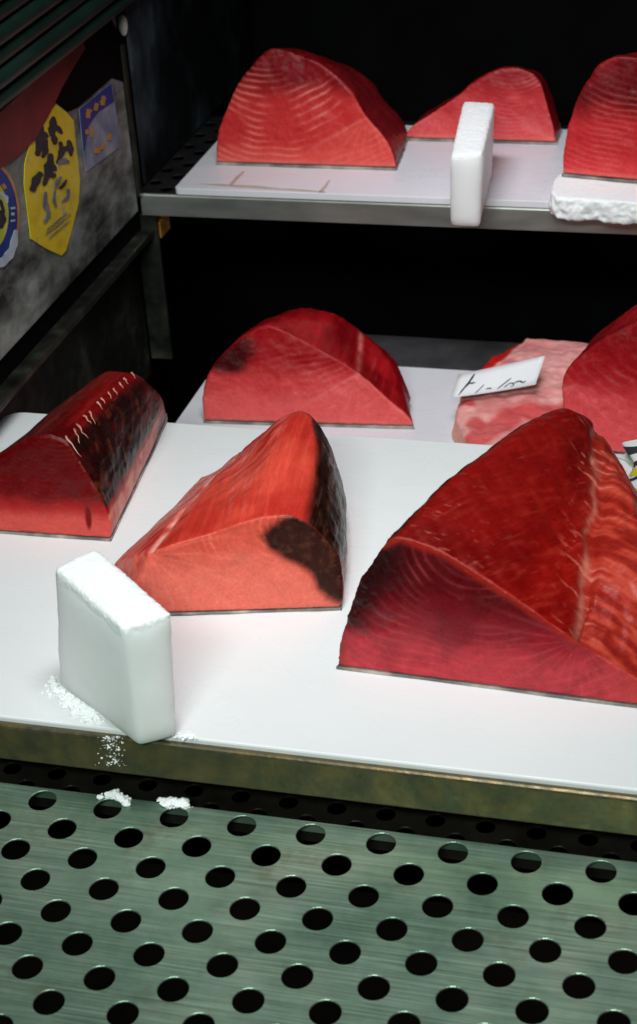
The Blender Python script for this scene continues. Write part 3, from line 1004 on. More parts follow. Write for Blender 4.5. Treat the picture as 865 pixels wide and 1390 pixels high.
# ---- A: large block at the right of the front board
def block_a():
    a = G(458, 908, 0); b_ = G(865, 962, 0)
    ext = a + (b_ - a) * 1.42
    F = Face(a, ext)
    L = 0.10
    f = lambda x, y: VP(x, y, a, b_, L)
    pk = f(541, 728); rg = f(786, 872)
    front = [a, f(456, 880), f(470, 838), f(492, 780), f(520, 738), pk, f(600, 748), f(700, 812), rg, f(865, 922), f(940, 962), ext]
    pkb = G(772, 550, 0.120)
    T = pkb - pk; T.z = 0
    zs = pkb.z / pk.z
    rgb_ = G(812, 576, 0.100)
    def sect(t, sc=1.0):
        out = []
        for k, p in enumerate(front):
            q = p + T * t
            q.z = p.z * (1 + (zs - 1) * t) + (0.014 * math.sin(math.pi * t) if 3 <= k <= 9 else 0)
            out.append(q)
        return out
    s0 = front
    s1 = sect(0.33); s2 = sect(0.7); s3 = sect(0.95); s4 = sect(1.03)
    for s, t in ((s1, 0.33), (s2, 0.7), (s3, 0.95), (s4, 1.03)):
        r_ = rg + (rgb_ - rg) * t
        s[8] = r_ + Vector((0, 0, 0.006 * math.sin(math.pi * min(t, 1))))
        # hollow beside the sinew ridge
        wd = 0.13 * (1 - min(t, 1)) + 0.034
        s[9] = Vector((r_.x + 0.45 * wd, r_.y + 0.002, r_.z - 0.020 - 0.010 * t + 0.030 * max(0.0, math.sin(math.pi * min(1.0, t * 1.05)))))
        s[10] = Vector((r_.x + 0.85 * wd, r_.y + 0.004, 0.32 * r_.z))
        s[11] = Vector((r_.x + wd, r_.y + 0.004, 0.0))
        s[6] = s[5].lerp(s[8], 0.24) + Vector((0, 0, 0.004))
        s[7] = s[5].lerp(s[8], 0.64) + Vector((0, 0, 0.005))
    for p in s4:
        p.z *= 0.90
    cb = sum(s4, Vector()) / len(s4)
    s5 = [Vector((cb.x + (p.x - cb.x) * 0.86, p.y + 0.010, p.z * 0.86)) for p in s4]
    base_l = a + T * 0.9
    secs = [s0, s1, s2, s3, s4, s5]
    ridge = [rg] + [s[8] for s in secs[1:5]]
    Tn = np.array(T.normalized())

    def paint(P, N):
        u, v, dep = F.uv(P)
        m = F.mask(P, N)
        nz = fbm(P, 30, 4, 1)
        # top
        top = mixc(np.tile(lin(146, 20, 14), (len(P), 1)), lin(116, 11, 10), ss(0.35, 0.7, fbm(P, 14, 3, 4)))
        stx = streaks(P, Tn + ARR([0.35, 0, 0]), 260, 22, 21)
        top = mixc(top, lin(178, 62, 46), 0.30 * ss(0.52, 0.75, stx))
        top = mixc(top, lin(96, 12, 10), 0.35 * ss(0.52, 0.25, stx))
        al = (P - np.array(pk)) @ Tn
        # muscle bands across the top
        band = rings(al + 0.5 * u, 0.028, 3, P, 41, 0.25, 30)
        top = mixc(top, lin(190, 88, 66), 0.07 * band)
        # pale scratches near the left ridge
        scr = streaks(P, (1, 0.12, 0) + 0.0 * Tn, 300, 26, 77, 3)
        lefty = ss(0.11, 0.02, u + 0.25 * dep - 0.05)
        top = mixc(top, lin(224, 150, 120), ss(0.64, 0.76, scr) * 0.6 * lefty)
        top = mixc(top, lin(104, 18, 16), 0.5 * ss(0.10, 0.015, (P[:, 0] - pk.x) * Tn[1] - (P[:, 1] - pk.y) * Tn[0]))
        # sinew ridge and the paler meat right of it
        Pw = P + np.c_[(fbm(P, 26, 3, 53) - .5) * 0.020, (fbm(P, 26, 3, 54) - .5) * 0.010, np.zeros(len(P))]
        sd = seg_dist(Pw, ridge)
        right = ss(-0.004, 0.006, -((ARR(ridge[-1])[0] - ridge[0][0]) * (P[:, 1] - ridge[0][1]) - (ARR(ridge[-1])[1] - ridge[0][1]) * (P[:, 0] - ridge[0][0])))
        rs = streaks(P, (1, -0.5, -0.3), 140, 10, 31)
        rcol = mixc(np.tile(lin(176, 58, 42), (len(P), 1)), lin(208, 96, 72), ss(0.45, 0.7, rs))
        rcol = mixc(rcol, lin(126, 28, 24), ss(0.55, 0.3, rs) * 0.7)
        top = mixc(top, rcol, right * 0.85)
        wv = 0.0018 + 0.0055 * fbm(P, 30, 3, 52) ** 2
        top = mixc(top, lin(232, 160, 134), np.clip(np.exp(-(sd / wv) ** 2) * (-0.15 + 1.5 * fbm(P, 70, 3, 51)), 0, 0.9))
        br = streaks(P, (1, -0.35, -0.3), 210, 22, 57, 3)
        top = mixc(top, lin(232, 160, 134), ss(0.62, 0.74, br) * ss(0.035, 0.004, sd) * 0.5)
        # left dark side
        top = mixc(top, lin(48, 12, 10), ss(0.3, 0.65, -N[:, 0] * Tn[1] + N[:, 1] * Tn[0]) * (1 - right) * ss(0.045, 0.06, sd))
        # front cut face
        t = np.clip(v / 0.15, 0, 1)
        fc = mixc(np.tile(lin(196, 66, 76), (len(P), 1)), lin(150, 30, 44), ss(0.16, 0.36, t + 0.16 * (nz - .5)))
        fc = mixc(fc, lin(92, 5, 16), ss(0.34, 0.62, t + 0.2 * (nz - 0.5)))
        r = np.hypot((u - 0.125) * 0.8, (v - 0.135) * 1.0)
        ln = rings(r, 0.0078, 5, P, 61, 0.16)
        fc = mixc(fc, lin(222, 104, 108), ln * 0.26 * ss(0.02, 0.05, r))
        fc = mixc(fc, lin(92, 12, 22), 0.35 * ss(0.6, 0.35, fbm(P, 40, 3, 67)))
        # radiating pale sheets towards the sinew point
        au = np.arctan2(v - rg.z, u - F.uv(np.array([rg]))[0][0])
        dd = np.hypot(u - F.uv(np.array([rg]))[0][0], v - rg.z)
        rad = np.clip(np.cos(au * 26 + 4 * fbm(P, 25, 2, 71)), 0, 1) ** 3 * ss(0.12, 0.01, dd)
        fc = mixc(fc, lin(226, 124, 116), rad * 0.14)
        fc = mixc(fc, lin(200, 74, 68), ss(0.0, 0.05, u - F.uv(np.array([rg]))[0][0]) * 0.6)
        # bloodline at the left upper edge
        bl = ss(0.050, 0.012, u - 0.034 * ss(0.04, 0.12, v) + 0.02 * (nz - 0.5)) * ss(0.032, 0.05, v)
        fc = mixc(fc, lin(36, 6, 8), bl * 0.94)
        ed = seg_dist(P, [front[4], front[5], front[6], front[7], front[8]])
        fc = mixc(fc, lin(178, 48, 32), ss(0.009, 0.002, ed) * 0.7)
        fc = mixc(fc, lin(120, 60, 40), ss(0.012, 0.004, u) * ss(0.05, 0.03, v) * 0.6)
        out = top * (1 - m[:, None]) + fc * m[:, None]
        # bright cut rim between the faces
        return out

    def relief(P, N):
        al = (P - np.array(pk)) @ Tn
        u, v, dep = F.uv(P)
        m = F.mask(P, N)
        st = (streaks(P, Tn + ARR([0.35, 0, 0]), 120, 14, 21) - 0.5) * 0.0012
        bd = (0.5 + 0.5 * np.cos(2 * np.pi * ((al + 0.5 * u) / 0.028 + fbm(P, 20, 2, 41)))) ** 3 * -0.0004
        rough_left = (fbm(P, 110, 3, 88) - 0.5) * 0.005 * ss(0.05, 0.0, u - 0.03)
        cr = np.exp(-(seg_dist(P + np.c_[(fbm(P, 26, 3, 53) - .5) * 0.020, (fbm(P, 26, 3, 54) - .5) * 0.010, np.zeros(len(P))] - np.array([0.006, 0, 0]), ridge) / 0.007) ** 2)
        return (st + bd) * (1 - m) + rough_left - 0.008 * cr * (1 - m)
    r_ = make_tuna('tuna_block', 'largest deep-red tuna block at the right front with dark purplish cut face', secs, paint, relief, 0.0013, 20, skin_h=0.003, fibre=Tn + ARR([0.35, 0, -0.1]))
    return r_, secs


# ---- B: middle block of the front board
def block_b():
    a = G(170, 838, 0); b_ = G(462, 829, 0)
    L = 0.16
    f = lambda x, y: VP(x, y, a, b_, L)
    F = Face(a, b_)
    lo = G(152, 765, 0.004)
    sn = f(205, 748)
    pk = f(398, 703)
    front = [a + Vector((0, 0, 0)), G(148, 790, 0.006), G(156, 764, 0.022), sn, f(290, 722), f(350, 703), pk, f(432, 722), f(462, 762), f(466, 805), b_]
    pkb = G(408, 560, 0.118)
    lb = G(330, 612, 0.060)
    le = G(292, 640, 0.022)
    back = [G(298, 660, 0.0), G(270, 652, 0.004), le, lb, G(352, 590, 0.084), G(385, 566, 0.110), pkb, G(428, 570, 0.112), G(450, 612, 0.085), G(462, 655, 0.04), G(462, 672, 0.0)]
    def mixs(t, bul):
        o = []
        for k, (p, q) in enumerate(zip(front, back)):
            r_ = p.lerp(q, t)
            if 2 < k < 8: r_.z += bul
            if k >= 7 and k < 10: r_.x += bul * 0.8
            o.append(r_)
        return o
    end = [p.copy() for p in back]
    ctr = Vector((0, 0, 0))
    for p in end: ctr += p / len(end)
    end = [p.lerp(Vector((ctr.x, ctr.y + 0.02, p.z * 0.7)), 0.25) + Vector((0.002, 0.012, 0)) for p in end]
    secs = [front, mixs(0.35, 0.006), mixs(0.7, 0.006), back, end]
    Tn = np.array((pkb - pk)); Tn[2] = 0; Tn /= np.linalg.norm(Tn)
    sinew = [sn, mixs(0.35, 0.006)[3], mixs(0.7, 0.006)[3], lb]
    dpoly = []
    for x_, y_ in ((356, 728), (362, 718), (378, 707), (400, 700), (440, 700), (500, 740), (500, 815), (462, 817), (444, 812), (434, 800), (424, 780), (408, 766), (388, 757), (366, 744)):
        q_ = F.uv(np.array([f(x_, y_)]))
        dpoly.append((float(q_[0][0]), float(q_[1][0])))

    def paint(P, N):
        u, v, dep = F.uv(P)
        m = F.mask(P, N, 0.02)
        nz = fbm(P, 32, 4, 101)
        stx = streaks(P, Tn + ARR([0.12, 0, 0.1]), 280, 26, 121)
        top = mixc(np.tile(lin(208, 82, 62), (len(P), 1)), lin(184, 54, 42), ss(0.4, 0.65, fbm(P, 16, 3, 104)))
        top = mixc(top, lin(228, 112, 88), 0.24 * ss(0.5, 0.75, stx))
        top = mixc(top, lin(158, 40, 30), 0.24 * ss(0.5, 0.28, stx))
        sd = seg_dist(P, sinew)
        side = ss(0.004, -0.006, u - (0.045 + 0.36 * dep * 0.9))
        stx2 = streaks(P, (1, 1, 0.4), 120, 6, 131)
        lc = mixc(np.tile(lin(206, 84, 72), (len(P), 1)), lin(168, 36, 34), ss(0.5, 0.7, stx2))
        lc = mixc(lc, lin(232, 176, 156), 0.35 * ss(0.55, 0.38, stx2))
        top = mixc(top, lc, ss(0.30, 0.6, -N @ F.u) * 0.8)
        top = mixc(top, lin(240, 186, 164), np.exp(-(sd / 0.0045) ** 2) * (0.2 + 0.9 * ss(0.35, 0.65, streaks(P, (1, 0.4, 0), 90, 5, 133))))
        # front
        fc = mixc(np.tile(lin(234, 130, 108), (len(P), 1)), lin(212, 92, 70), ss(0.25, 0.8, v / 0.11 + 0.4 * (nz - 0.5)))
        us, vs = [float(x[0]) for x in F.uv(np.array([sn]))[:2]]
        au = np.arctan2(v - vs, u - us + 0.001); dd = np.hypot(u - us, v - vs)
        rad = np.clip(np.cos(au * 22 + 5 * fbm(P, 28, 2, 141)), 0, 1) ** 4
        fc = mixc(fc, lin(246, 172, 146), rad * 0.28 * ss(0.13, 0.0, dd))
        r = np.hypot((u - 0.155), (v - 0.088) * 1.25)
        ln = rings(r, 0.0062, 5, P, 145, 0.16)
        fc = mixc(fc, lin(240, 150, 122), ln * 0.45 * ss(0.05, 0.09, u))
        fc = mixc(fc, lin(176, 40, 40), ss(0.035, 0.0, u) * 0.45 * ss(0.45, 0.6, stx2))
        # dark bloodline: notch on the cut face and whole right side
        fine = fbm(P, 120, 3, 155) - 0.5
        dk = ss(0.0045, -0.004, sdf2(u, v, dpoly) + 0.008 * (nz - 0.5) + 0.004 * fine)
        rim_ = np.exp(-(sdf2(u, v, dpoly) / 0.004) ** 2)
        fc = mixc(fc, lin(168, 62, 34), rim_ * 0.35)
        e2 = ss(0.172, 0.190, u + 0.10 * (v - 0.06) - 0.25 * np.maximum(0.045 - v, 0) + 0.010 * (nz - 0.5))
        dark = mixc(np.tile(lin(30, 15, 9), (len(P), 1)), lin(80, 54, 32), 0.55 * ss(0.5, 0.72, streaks(P, Tn, 200, 12, 151)))
        fc = mixc(fc, dark, dk * 0.97)
        out = top * (1 - m[:, None]) + fc * m[:, None]
        rgt_ = ss(0.40, 0.62, N @ F.u + 0.14 * (nz - 0.5))
        rgt_ = np.maximum(rgt_, ss(0.0, 0.012, (u - 0.165 - 0.10 * dep)) * ss(0.16, 0.05, dep)) * (1 - m)
        fat = ss(0.035, 0.02, v)
        rc = mixc(dark, lin(205, 120, 96), fat * 0.9)
        wh = ss(0.62, 0.75, streaks(P, Tn, 60, 3, 161)) * ss(0.11, 0.18, dep)
        rc = mixc(rc, lin(222, 190, 170), wh)
        out = mixc(out, rc, rgt_)
        return out

    def relief(P, N):
        st = (streaks(P, Tn + ARR([0.12, 0, 0.1]), 120, 14, 121) - 0.5) * 0.0012
        d = seg_dist(P, sinew)
        return st - 0.0022 * np.exp(-(d / 0.004) ** 2) + (fbm(P, 140, 3, 99) - .5) * 0.0016 * ss(0.17, 0.2, (P - F.o) @ F.u)
    return make_tuna('tuna_block', 'orange-red tuna block with a black bloodline side in the middle of front board', secs, paint, relief, 0.0013, 20, skin_h=0.0028, fibre=Tn + ARR([0.12, 0, 0.1]))


# ---- C: dark block at the left of the front board
def block_c():
    a = G(-70, 720, 0); b_ = G(150, 735, 0)
    L = 0.14
    f = lambda x, y: VP(x, y, a, b_, L)
    F = Face(a, b_)
    front = [a, f(-66, 690), f(-50, 650), f(0, 618), f(56, 591), f(90, 601), f(116, 640), f(140, 680), f(151, 715), b_]
    pkb = G(150, 504, 0.098)
    back = [G(75, 585, 0.0), G(78, 572, 0.02), G(84, 560, 0.05), G(118, 525, 0.082), G(146, 505, 0.100), G(184, 509, 0.100), G(204, 524, 0.082), G(220, 545, 0.05), G(226, 562, 0.018), G(226, 571, 0.0)]
    mid = [p.lerp(q, 0.5) + Vector((0, 0, 0.004 if 2 < k < 7 else 0)) for k, (p, q) in enumerate(zip(front, back))]
    end = [p + Vector((-0.004, 0.012, 0)) for p in back]
    for p in end: p.z *= 0.92
    secs = [front, mid, back, end]
    edge = [front[5], mid[5], back[5]]
    Tn = np.array(back[5] - front[5]); Tn[2] = 0; Tn /= np.linalg.norm(Tn)
    Rn = np.array([Tn[1], -Tn[0], 0])

    def paint(P, N):
        u, v, dep = F.uv(P)
        m = F.mask(P, N, 0.016)
        nz = fbm(P, 34, 4, 201)
        stx = streaks(P, Tn, 150, 14, 221)
        top = mixc(np.tile(lin(112, 14, 18), (len(P), 1)), lin(76, 7, 10), ss(0.4, 0.65, fbm(P, 18, 3, 204)))
        top = mixc(top, lin(150, 40, 34), 0.35 * ss(0.55, 0.75, stx))
        # right side: black bloodline band over a pale pink skin strip
        side = (P - np.array(front[5])) @ Rn
        sd = ss(-0.002, 0.006, side + 0.006 * (nz - .5))
        gx = streaks(P, ARR([0.3, 0.4, 1.0]), 120, 5, 231)
        dk = mixc(np.tile(lin(30, 10, 8), (len(P), 1)), lin(84, 44, 22), 0.9 * ss(0.58, 0.72, gx))
        dk = mixc(dk, lin(96, 16, 14), 0.35 * ss(0.55, 0.8, fbm(P, 60, 3, 236)))
        pk_ = mixc(np.tile(lin(206, 112, 92), (len(P), 1)), lin(226, 160, 130), ss(0.4, 0.7, fbm(P, 70, 3, 238)))
        pk_ = mixc(pk_, lin(150, 40, 34), 0.7 * ss(0.62, 0.75, fbm(P, 160, 2, 239)))
        hh = v + 0.010 * (fbm(P, 45, 3, 241) - 0.5) + 0.006 * ss(0.25, 0.0, dep)
        rc = mixc(pk_, lin(158, 22, 28), ss(0.030, 0.036, hh))
        rc = mixc(rc, dk, ss(0.036, 0.044, hh))
        top = mixc(top, rc, sd)
        # front
        fc = mixc(np.tile(lin(214, 96, 84), (len(P), 1)), lin(176, 40, 40), ss(0.018, 0.034, v + 0.012 * (nz - .5)))
        fc = mixc(fc, lin(104, 3, 8), ss(0.030, 0.05, v + 0.014 * (nz - .5)))
        fc = mixc(fc, lin(92, 3, 6), ss(0.05, 0.085, v))
        r = np.hypot((u - 0.125), (v - 0.125) * 1.3)
        ln = rings(r, 0.0060, 5, P, 245, 0.14)
        fc = mixc(fc, lin(196, 60, 54), ln * 0.16)
        e = np.hypot((u - F.L + 0.021) / 0.0035, (v - 0.024) / 0.013)
        fc = mixc(fc, lin(120, 14, 16), ss(1.2, 0.7, e))
        edge2 = ss(0.012, 0.0, F.L - u - 0.30 * np.maximum(v - 0.035, 0)) * ss(0.03, 0.045, v)
        fc = mixc(fc, lin(90, 46, 26), edge2 * 0.7)
        return top * (1 - m[:, None]) + fc * m[:, None]

    def relief(P, N):
        side = (P - np.array(front[5])) @ Rn
        g = (streaks(P, ARR([0.3, 0.4, 1.0]), 100, 4, 231) - .5) * 0.0028 * ss(0, 0.01, side) * ss(0.03, 0.045, P[:, 2])
        return g + (streaks(P, Tn, 110, 12, 221) - .5) * 0.0012
    root = make_tuna('tuna_block', 'dark maroon tuna block with pale bone stubs at the left of front board', secs, paint, relief, 0.0013, 20, skin_h=0.0028, fibre=Tn + ARR([0.12, 0, 0.1]))
    # row of cut pin bones along the dark edge
    rng = random.Random(5)
    for k in range(12):
        t = 0.02 + 0.95 * (k + rng.uniform(-0.25, 0.25)) / 11
        t = min(max(t, 0.0), 0.99)
        p = (front[5].lerp(mid[5], t * 2) if t < 0.5 else mid[5].lerp(back[5], t * 2 - 1)) - Vector(root.location)
        ln = (0.026 - 0.018 * min(1, t * 2.0)) * rng.uniform(0.75, 1.2)
        fx = rng.uniform(-0.7, -0.2)
        dirv = Vector((Rn[0] * 0.75 + Tn[0] * fx, Rn[1] * 0.75 + Tn[1] * fx, -0.62)).normalized()
        pts = []
        for q in range(6):
            s_ = q / 5
            pts.append(p - dirv * 0.005 + Vector((0, 0, 0.0004 + 0.0012 * math.sin(3 * s_))) + dirv * ln * s_ + Vector((rng.uniform(-1, 1), rng.uniform(-1, 1), rng.uniform(-0.6, 0.6))) * 0.0009)
        rad = [0.0012, 0.0013, 0.0009, 0.0007, 0.0005, 0.0003]
        link('pin_bone', tube(pts, [r_ * rng.uniform(0.75, 1.15) for r_ in rad], 8), 'bone', root)
    return root


def tube(pts, rad, n=8):
    vs, fs = [], []
    for i, p in enumerate(pts):
        a = pts[max(i - 1, 0)]; b_ = pts[min(i + 1, len(pts) - 1)]
        t = (Vector(b_) - Vector(a)).normalized()
        u = t.cross(Vector((0.3, 0.2, 1))).normalized()
        v = t.cross(u)
        for k in range(n):
            an = 2 * math.pi * k / n
            vs.append(Vector(p) + u * (math.cos(an) * rad[i]) + v * (math.sin(an) * rad[i]))
    for i in range(len(pts) - 1):
        for k in range(n):
            fs.append((i * n + k, i * n + (k + 1) % n, (i + 1) * n + (k + 1) % n, (i + 1) * n + k))
    fs.append(tuple(reversed(range(n)))); fs.append(tuple(range((len(pts) - 1) * n, len(pts) * n)))
    return mesh_pts(vs, fs, (0, 0, 0), True)


# ---- generic painter for the blocks on the shelves
def shelf_block(label, zb, base, outline, apex, back_pts, ring_c, cols, depth, dark=None, voxel=0.0018, lean=0.14, lam=0.0075, line=0.4, fat_h=0.03, deep_h=0.085,
                ring_asp=1.2, back_scale=0.9, right_face=None, seed=300, yaw_shift=0.0, skin_mat='tuna_skin', topcol=None, back_abs=None, sinew_idx=None):
    a = G(*base[0], zb); b_ = G(*base[1], zb)
    f = lambda x, y: VP(x, y, a, b_, lean)
    F = Face(a, b_)
    front = [a] + [f(*p) for p in outline] + [b_]
    n_ = Vector((-F.u[1], F.u[0], 0))
    def sect(t, zsc, sq):
        cx = (a + b_) / 2
        out = []
        for p in front:
            q = p + n_ * (depth * t) + Vector(F.u) * (yaw_shift * t)
            q.z = zb + (p.z - zb) * zsc
            q2 = Vector((cx.x, cx.y, 0)) + n_ * (depth * t) + Vector(F.u) * (yaw_shift * t)
            q.x = q2.x + (q.x - q2.x) * sq
            q.y = q2.y + (q.y - q2.y) * sq
            out.append(q)
        return out
    secs = [front] + [sect(t, z_, s_) for t, z_, s_ in back_pts]
    if back_abs:
        secs = [front] + back_abs(a, b_, front)
    ap = f(*apex) if apex else None

    def paint(P, N):
        u, v, dep = F.uv(P)
        v = P[:, 2] - zb
        m = F.mask(P, N, 0.018)
        nz = fbm(P, 32, 4, seed)
        st = streaks(P, np.array(n_), 130, 12, seed + 3)
        tc = topcol if topcol is not None else lin(150, 24, 30)
        top = mixc(np.tile(tc, (len(P), 1)), tc * 0.55, ss(0.4, 0.65, fbm(P, 20, 3, seed + 5)))
        top = mixc(top, tc * 1.9 + 0.01, 0.4 * ss(0.55, 0.75, st))
        fatc, midc, deepc, linec = cols
        fc = mixc(np.tile(fatc, (len(P), 1)), midc, ss(fat_h * 0.5, fat_h * 1.2, v + 0.02 * (nz - .5)))
        fc = mixc(fc, deepc, ss(deep_h * 0.7, deep_h * 1.15, v + 0.03 * (nz - .5)))
        r = np.hypot(u - ring_c[0], (v - ring_c[1]) * ring_asp)
        ln = rings(r, lam, 4, P, seed + 7, 0.14)
        fc = mixc(fc, linec, ln * line * (1 - 0.75 * ss(deep_h, deep_h * 1.4, v)))
        if ap is not None:
            us, vs, _ = [float(x[0]) for x in F.uv(np.array([ap]))]; vs = ap.z - zb
            au = np.arctan2(v - vs, u - us + 1e-4); dd = np.hypot(u - us, v - vs)
            rad = np.clip(np.cos(au * 20 + 5 * fbm(P, 28, 2, seed + 9)), 0, 1) ** 3
            below = ss(-0.25, -0.7, np.sin(au))
            fc = mixc(fc, fatc * 0.98, below * 0.7 * ss(0.11, 0.05, dd))
            fc = mixc(fc, linec, rad * 0.25 * ss(0.10, 0.0, dd) * below)
            sl = np.exp(-((v - vs - (u - us) * 0.55) / 0.0022) ** 2) * ss(0.0, -0.01, u - us) * ss(-0.10, -0.02, u - us)
            fc = mixc(fc, linec, 0.5 * sl * (0.3 + fbm(P, 90, 2, seed + 13)))
        if dark is not None:
            for du, dv, ru, rv in dark:
                e = np.hypot((u - du) / ru, (v - dv) / rv) + 0.5 * (nz - .5)
                fc = mixc(fc, lin(44, 8, 10), ss(1.15, 0.75, e) * 0.92)
        out = top * (1 - m[:, None]) + fc * m[:, None]
        # fat edge right at the skin
        out = mixc(out, lin(222, 130, 120), ss(0.012, 0.006, v) * 0.6)
        if sinew_idx is not None:
            Pw = P + ((fbm(P, 40, 3, seed + 31) - .5) * 0.008)[:, None]
            sd = seg_dist(Pw, [q[sinew_idx] for q in secs[:3]])
            out = mixc(out, lin(236, 150, 140), np.clip(np.exp(-(sd / 0.0035) ** 2) * (0.1 + 1.1 * fbm(P, 80, 2, seed + 33)), 0, 0.8))
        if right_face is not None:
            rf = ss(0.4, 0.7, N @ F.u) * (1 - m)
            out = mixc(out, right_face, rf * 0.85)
        return out

    def relief(P, N):
        return (streaks(P, np.array(n_), 100, 8, seed + 3) - .5) * 0.0022
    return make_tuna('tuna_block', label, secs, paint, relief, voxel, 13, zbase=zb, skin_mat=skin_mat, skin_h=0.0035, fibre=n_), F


block_a()
block_b()
block_c()

PINK = (lin(226, 104, 100), lin(208, 72, 72), lin(160, 22, 30), lin(240, 140, 134))
# D: middle shelf, left
def back_d(a, b_, front):
    yb = a.y + 0.125
    bk = [a + Vector((0.03, 0.12, 0)), a + Vector((0.03, 0.12, 0.03)), a + Vector((0.035, 0.12, 0.06)), PY(325, 470, yb), PY(352, 446, yb - 0.03), PY(384, 425, yb), PY(419, 416, yb), PY(456, 426, yb), PY(487, 452, yb),
          PY(530, 490, yb - 0.03), PY(553, 548, yb - 0.07), b_ + Vector((-0.03, 0.05, 0))]
    md = [p.lerp(q, 0.5) + Vector((0, 0, 0.003 if 3 < k < 8 else 0)) for k, (p, q) in enumerate(zip(front, bk))]
    en = [p + Vector((0, 0.02, 0)) for p in bk]
    for p in en:
        p.z = Z_MID + (p.z - Z_MID) * 0.85
    return [md, bk, en]


_, FD = shelf_block('rounded pink-red tuna block alone at the left on middle shelf', Z_MID, ((276, 575), (562, 583)),
            [(275, 545), (281, 516), (294, 492), (323, 463), (361, 441), (402, 456), (447, 481), (489, 506), (530, 545), (560, 570)], (489, 507),
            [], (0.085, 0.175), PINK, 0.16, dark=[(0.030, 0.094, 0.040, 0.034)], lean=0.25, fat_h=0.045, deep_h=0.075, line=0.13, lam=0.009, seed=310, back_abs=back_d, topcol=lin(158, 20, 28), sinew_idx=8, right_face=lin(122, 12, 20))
# E: upper shelf, left
shelf_block('tall red tuna block with curved bands at the left on upper shelf', ZB_UP, ((294, 224), (538, 232)),
            [(293, 205), (297, 175), (308, 145), (325, 112), (345, 86), (368, 65), (408, 75), (444, 92), (479, 126), (498, 158), (525, 190), (537, 217)], (498, 159),
            [(0.4, 0.86, 0.96), (0.8, 0.70, 0.90), (1.0, 0.58, 0.82)], (0.085, 0.235), (lin(220, 92, 82), lin(200, 58, 56), lin(124, 16, 26), lin(238, 140, 126)), 0.15, lean=0.22,
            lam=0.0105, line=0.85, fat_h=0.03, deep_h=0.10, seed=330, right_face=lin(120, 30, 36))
# F: upper shelf, middle
shelf_block('small pinkish-red tuna block behind the ice on upper shelf', ZB_UP, ((552, 191), (756, 197)),
            [(550, 184), (562, 168), (590, 150), (616, 134), (645, 112), (678, 94), (706, 92), (730, 104), (744, 140), (752, 170)], (598, 150),
            [(0.5, 0.85, 0.98), (1.0, 0.60, 0.85)], (0.120, 0.150), (lin(216, 90, 90), lin(198, 66, 68), lin(158, 34, 40), lin(232, 132, 126)), 0.10, lean=0.25,
            lam=0.0070, line=0.4, fat_h=0.03, deep_h=0.075, seed=350)
# G: upper shelf, right, on a frosted slab
ZS = Z_UP + 0.030
shelf_block('dark-topped red tuna block on the frosted slab at right on upper shelf', ZS, ((763, 240), (935, 256)),
            [(764, 215), (770, 175), (782, 140), (800, 108), (822, 82), (850, 76), (890, 84), (925, 130), (940, 200)], None,
            [(0.5, 0.88, 0.97), (1.0, 0.65, 0.85)], (0.10, 0.200), (lin(206, 66, 68), lin(186, 46, 50), lin(98, 14, 20), lin(222, 112, 106)), 0.14, lean=0.22,
            lam=0.0078, line=0.4, fat_h=0.03, deep_h=0.085, seed=370)
# H: middle shelf, right
shelf_block('red tuna block with pale lower flesh cut off by the right edge on middle shelf', Z_MID, ((775, 610), (985, 640)),
            [(766, 560), (764, 514), (784, 486), (812, 464), (842, 446), (875, 432), (920, 440), (965, 520), (985, 600)], (786, 520),
            [(0.5, 1.0, 0.95), (1.0, 0.85, 0.85)], (0.12, 0.15), (lin(222, 92, 94), lin(206, 68, 72), lin(170, 24, 34), lin(238, 146, 138)), 0.15, lean=0.25,
            lam=0.011, line=0.25, fat_h=0.06, deep_h=0.085, seed=390)


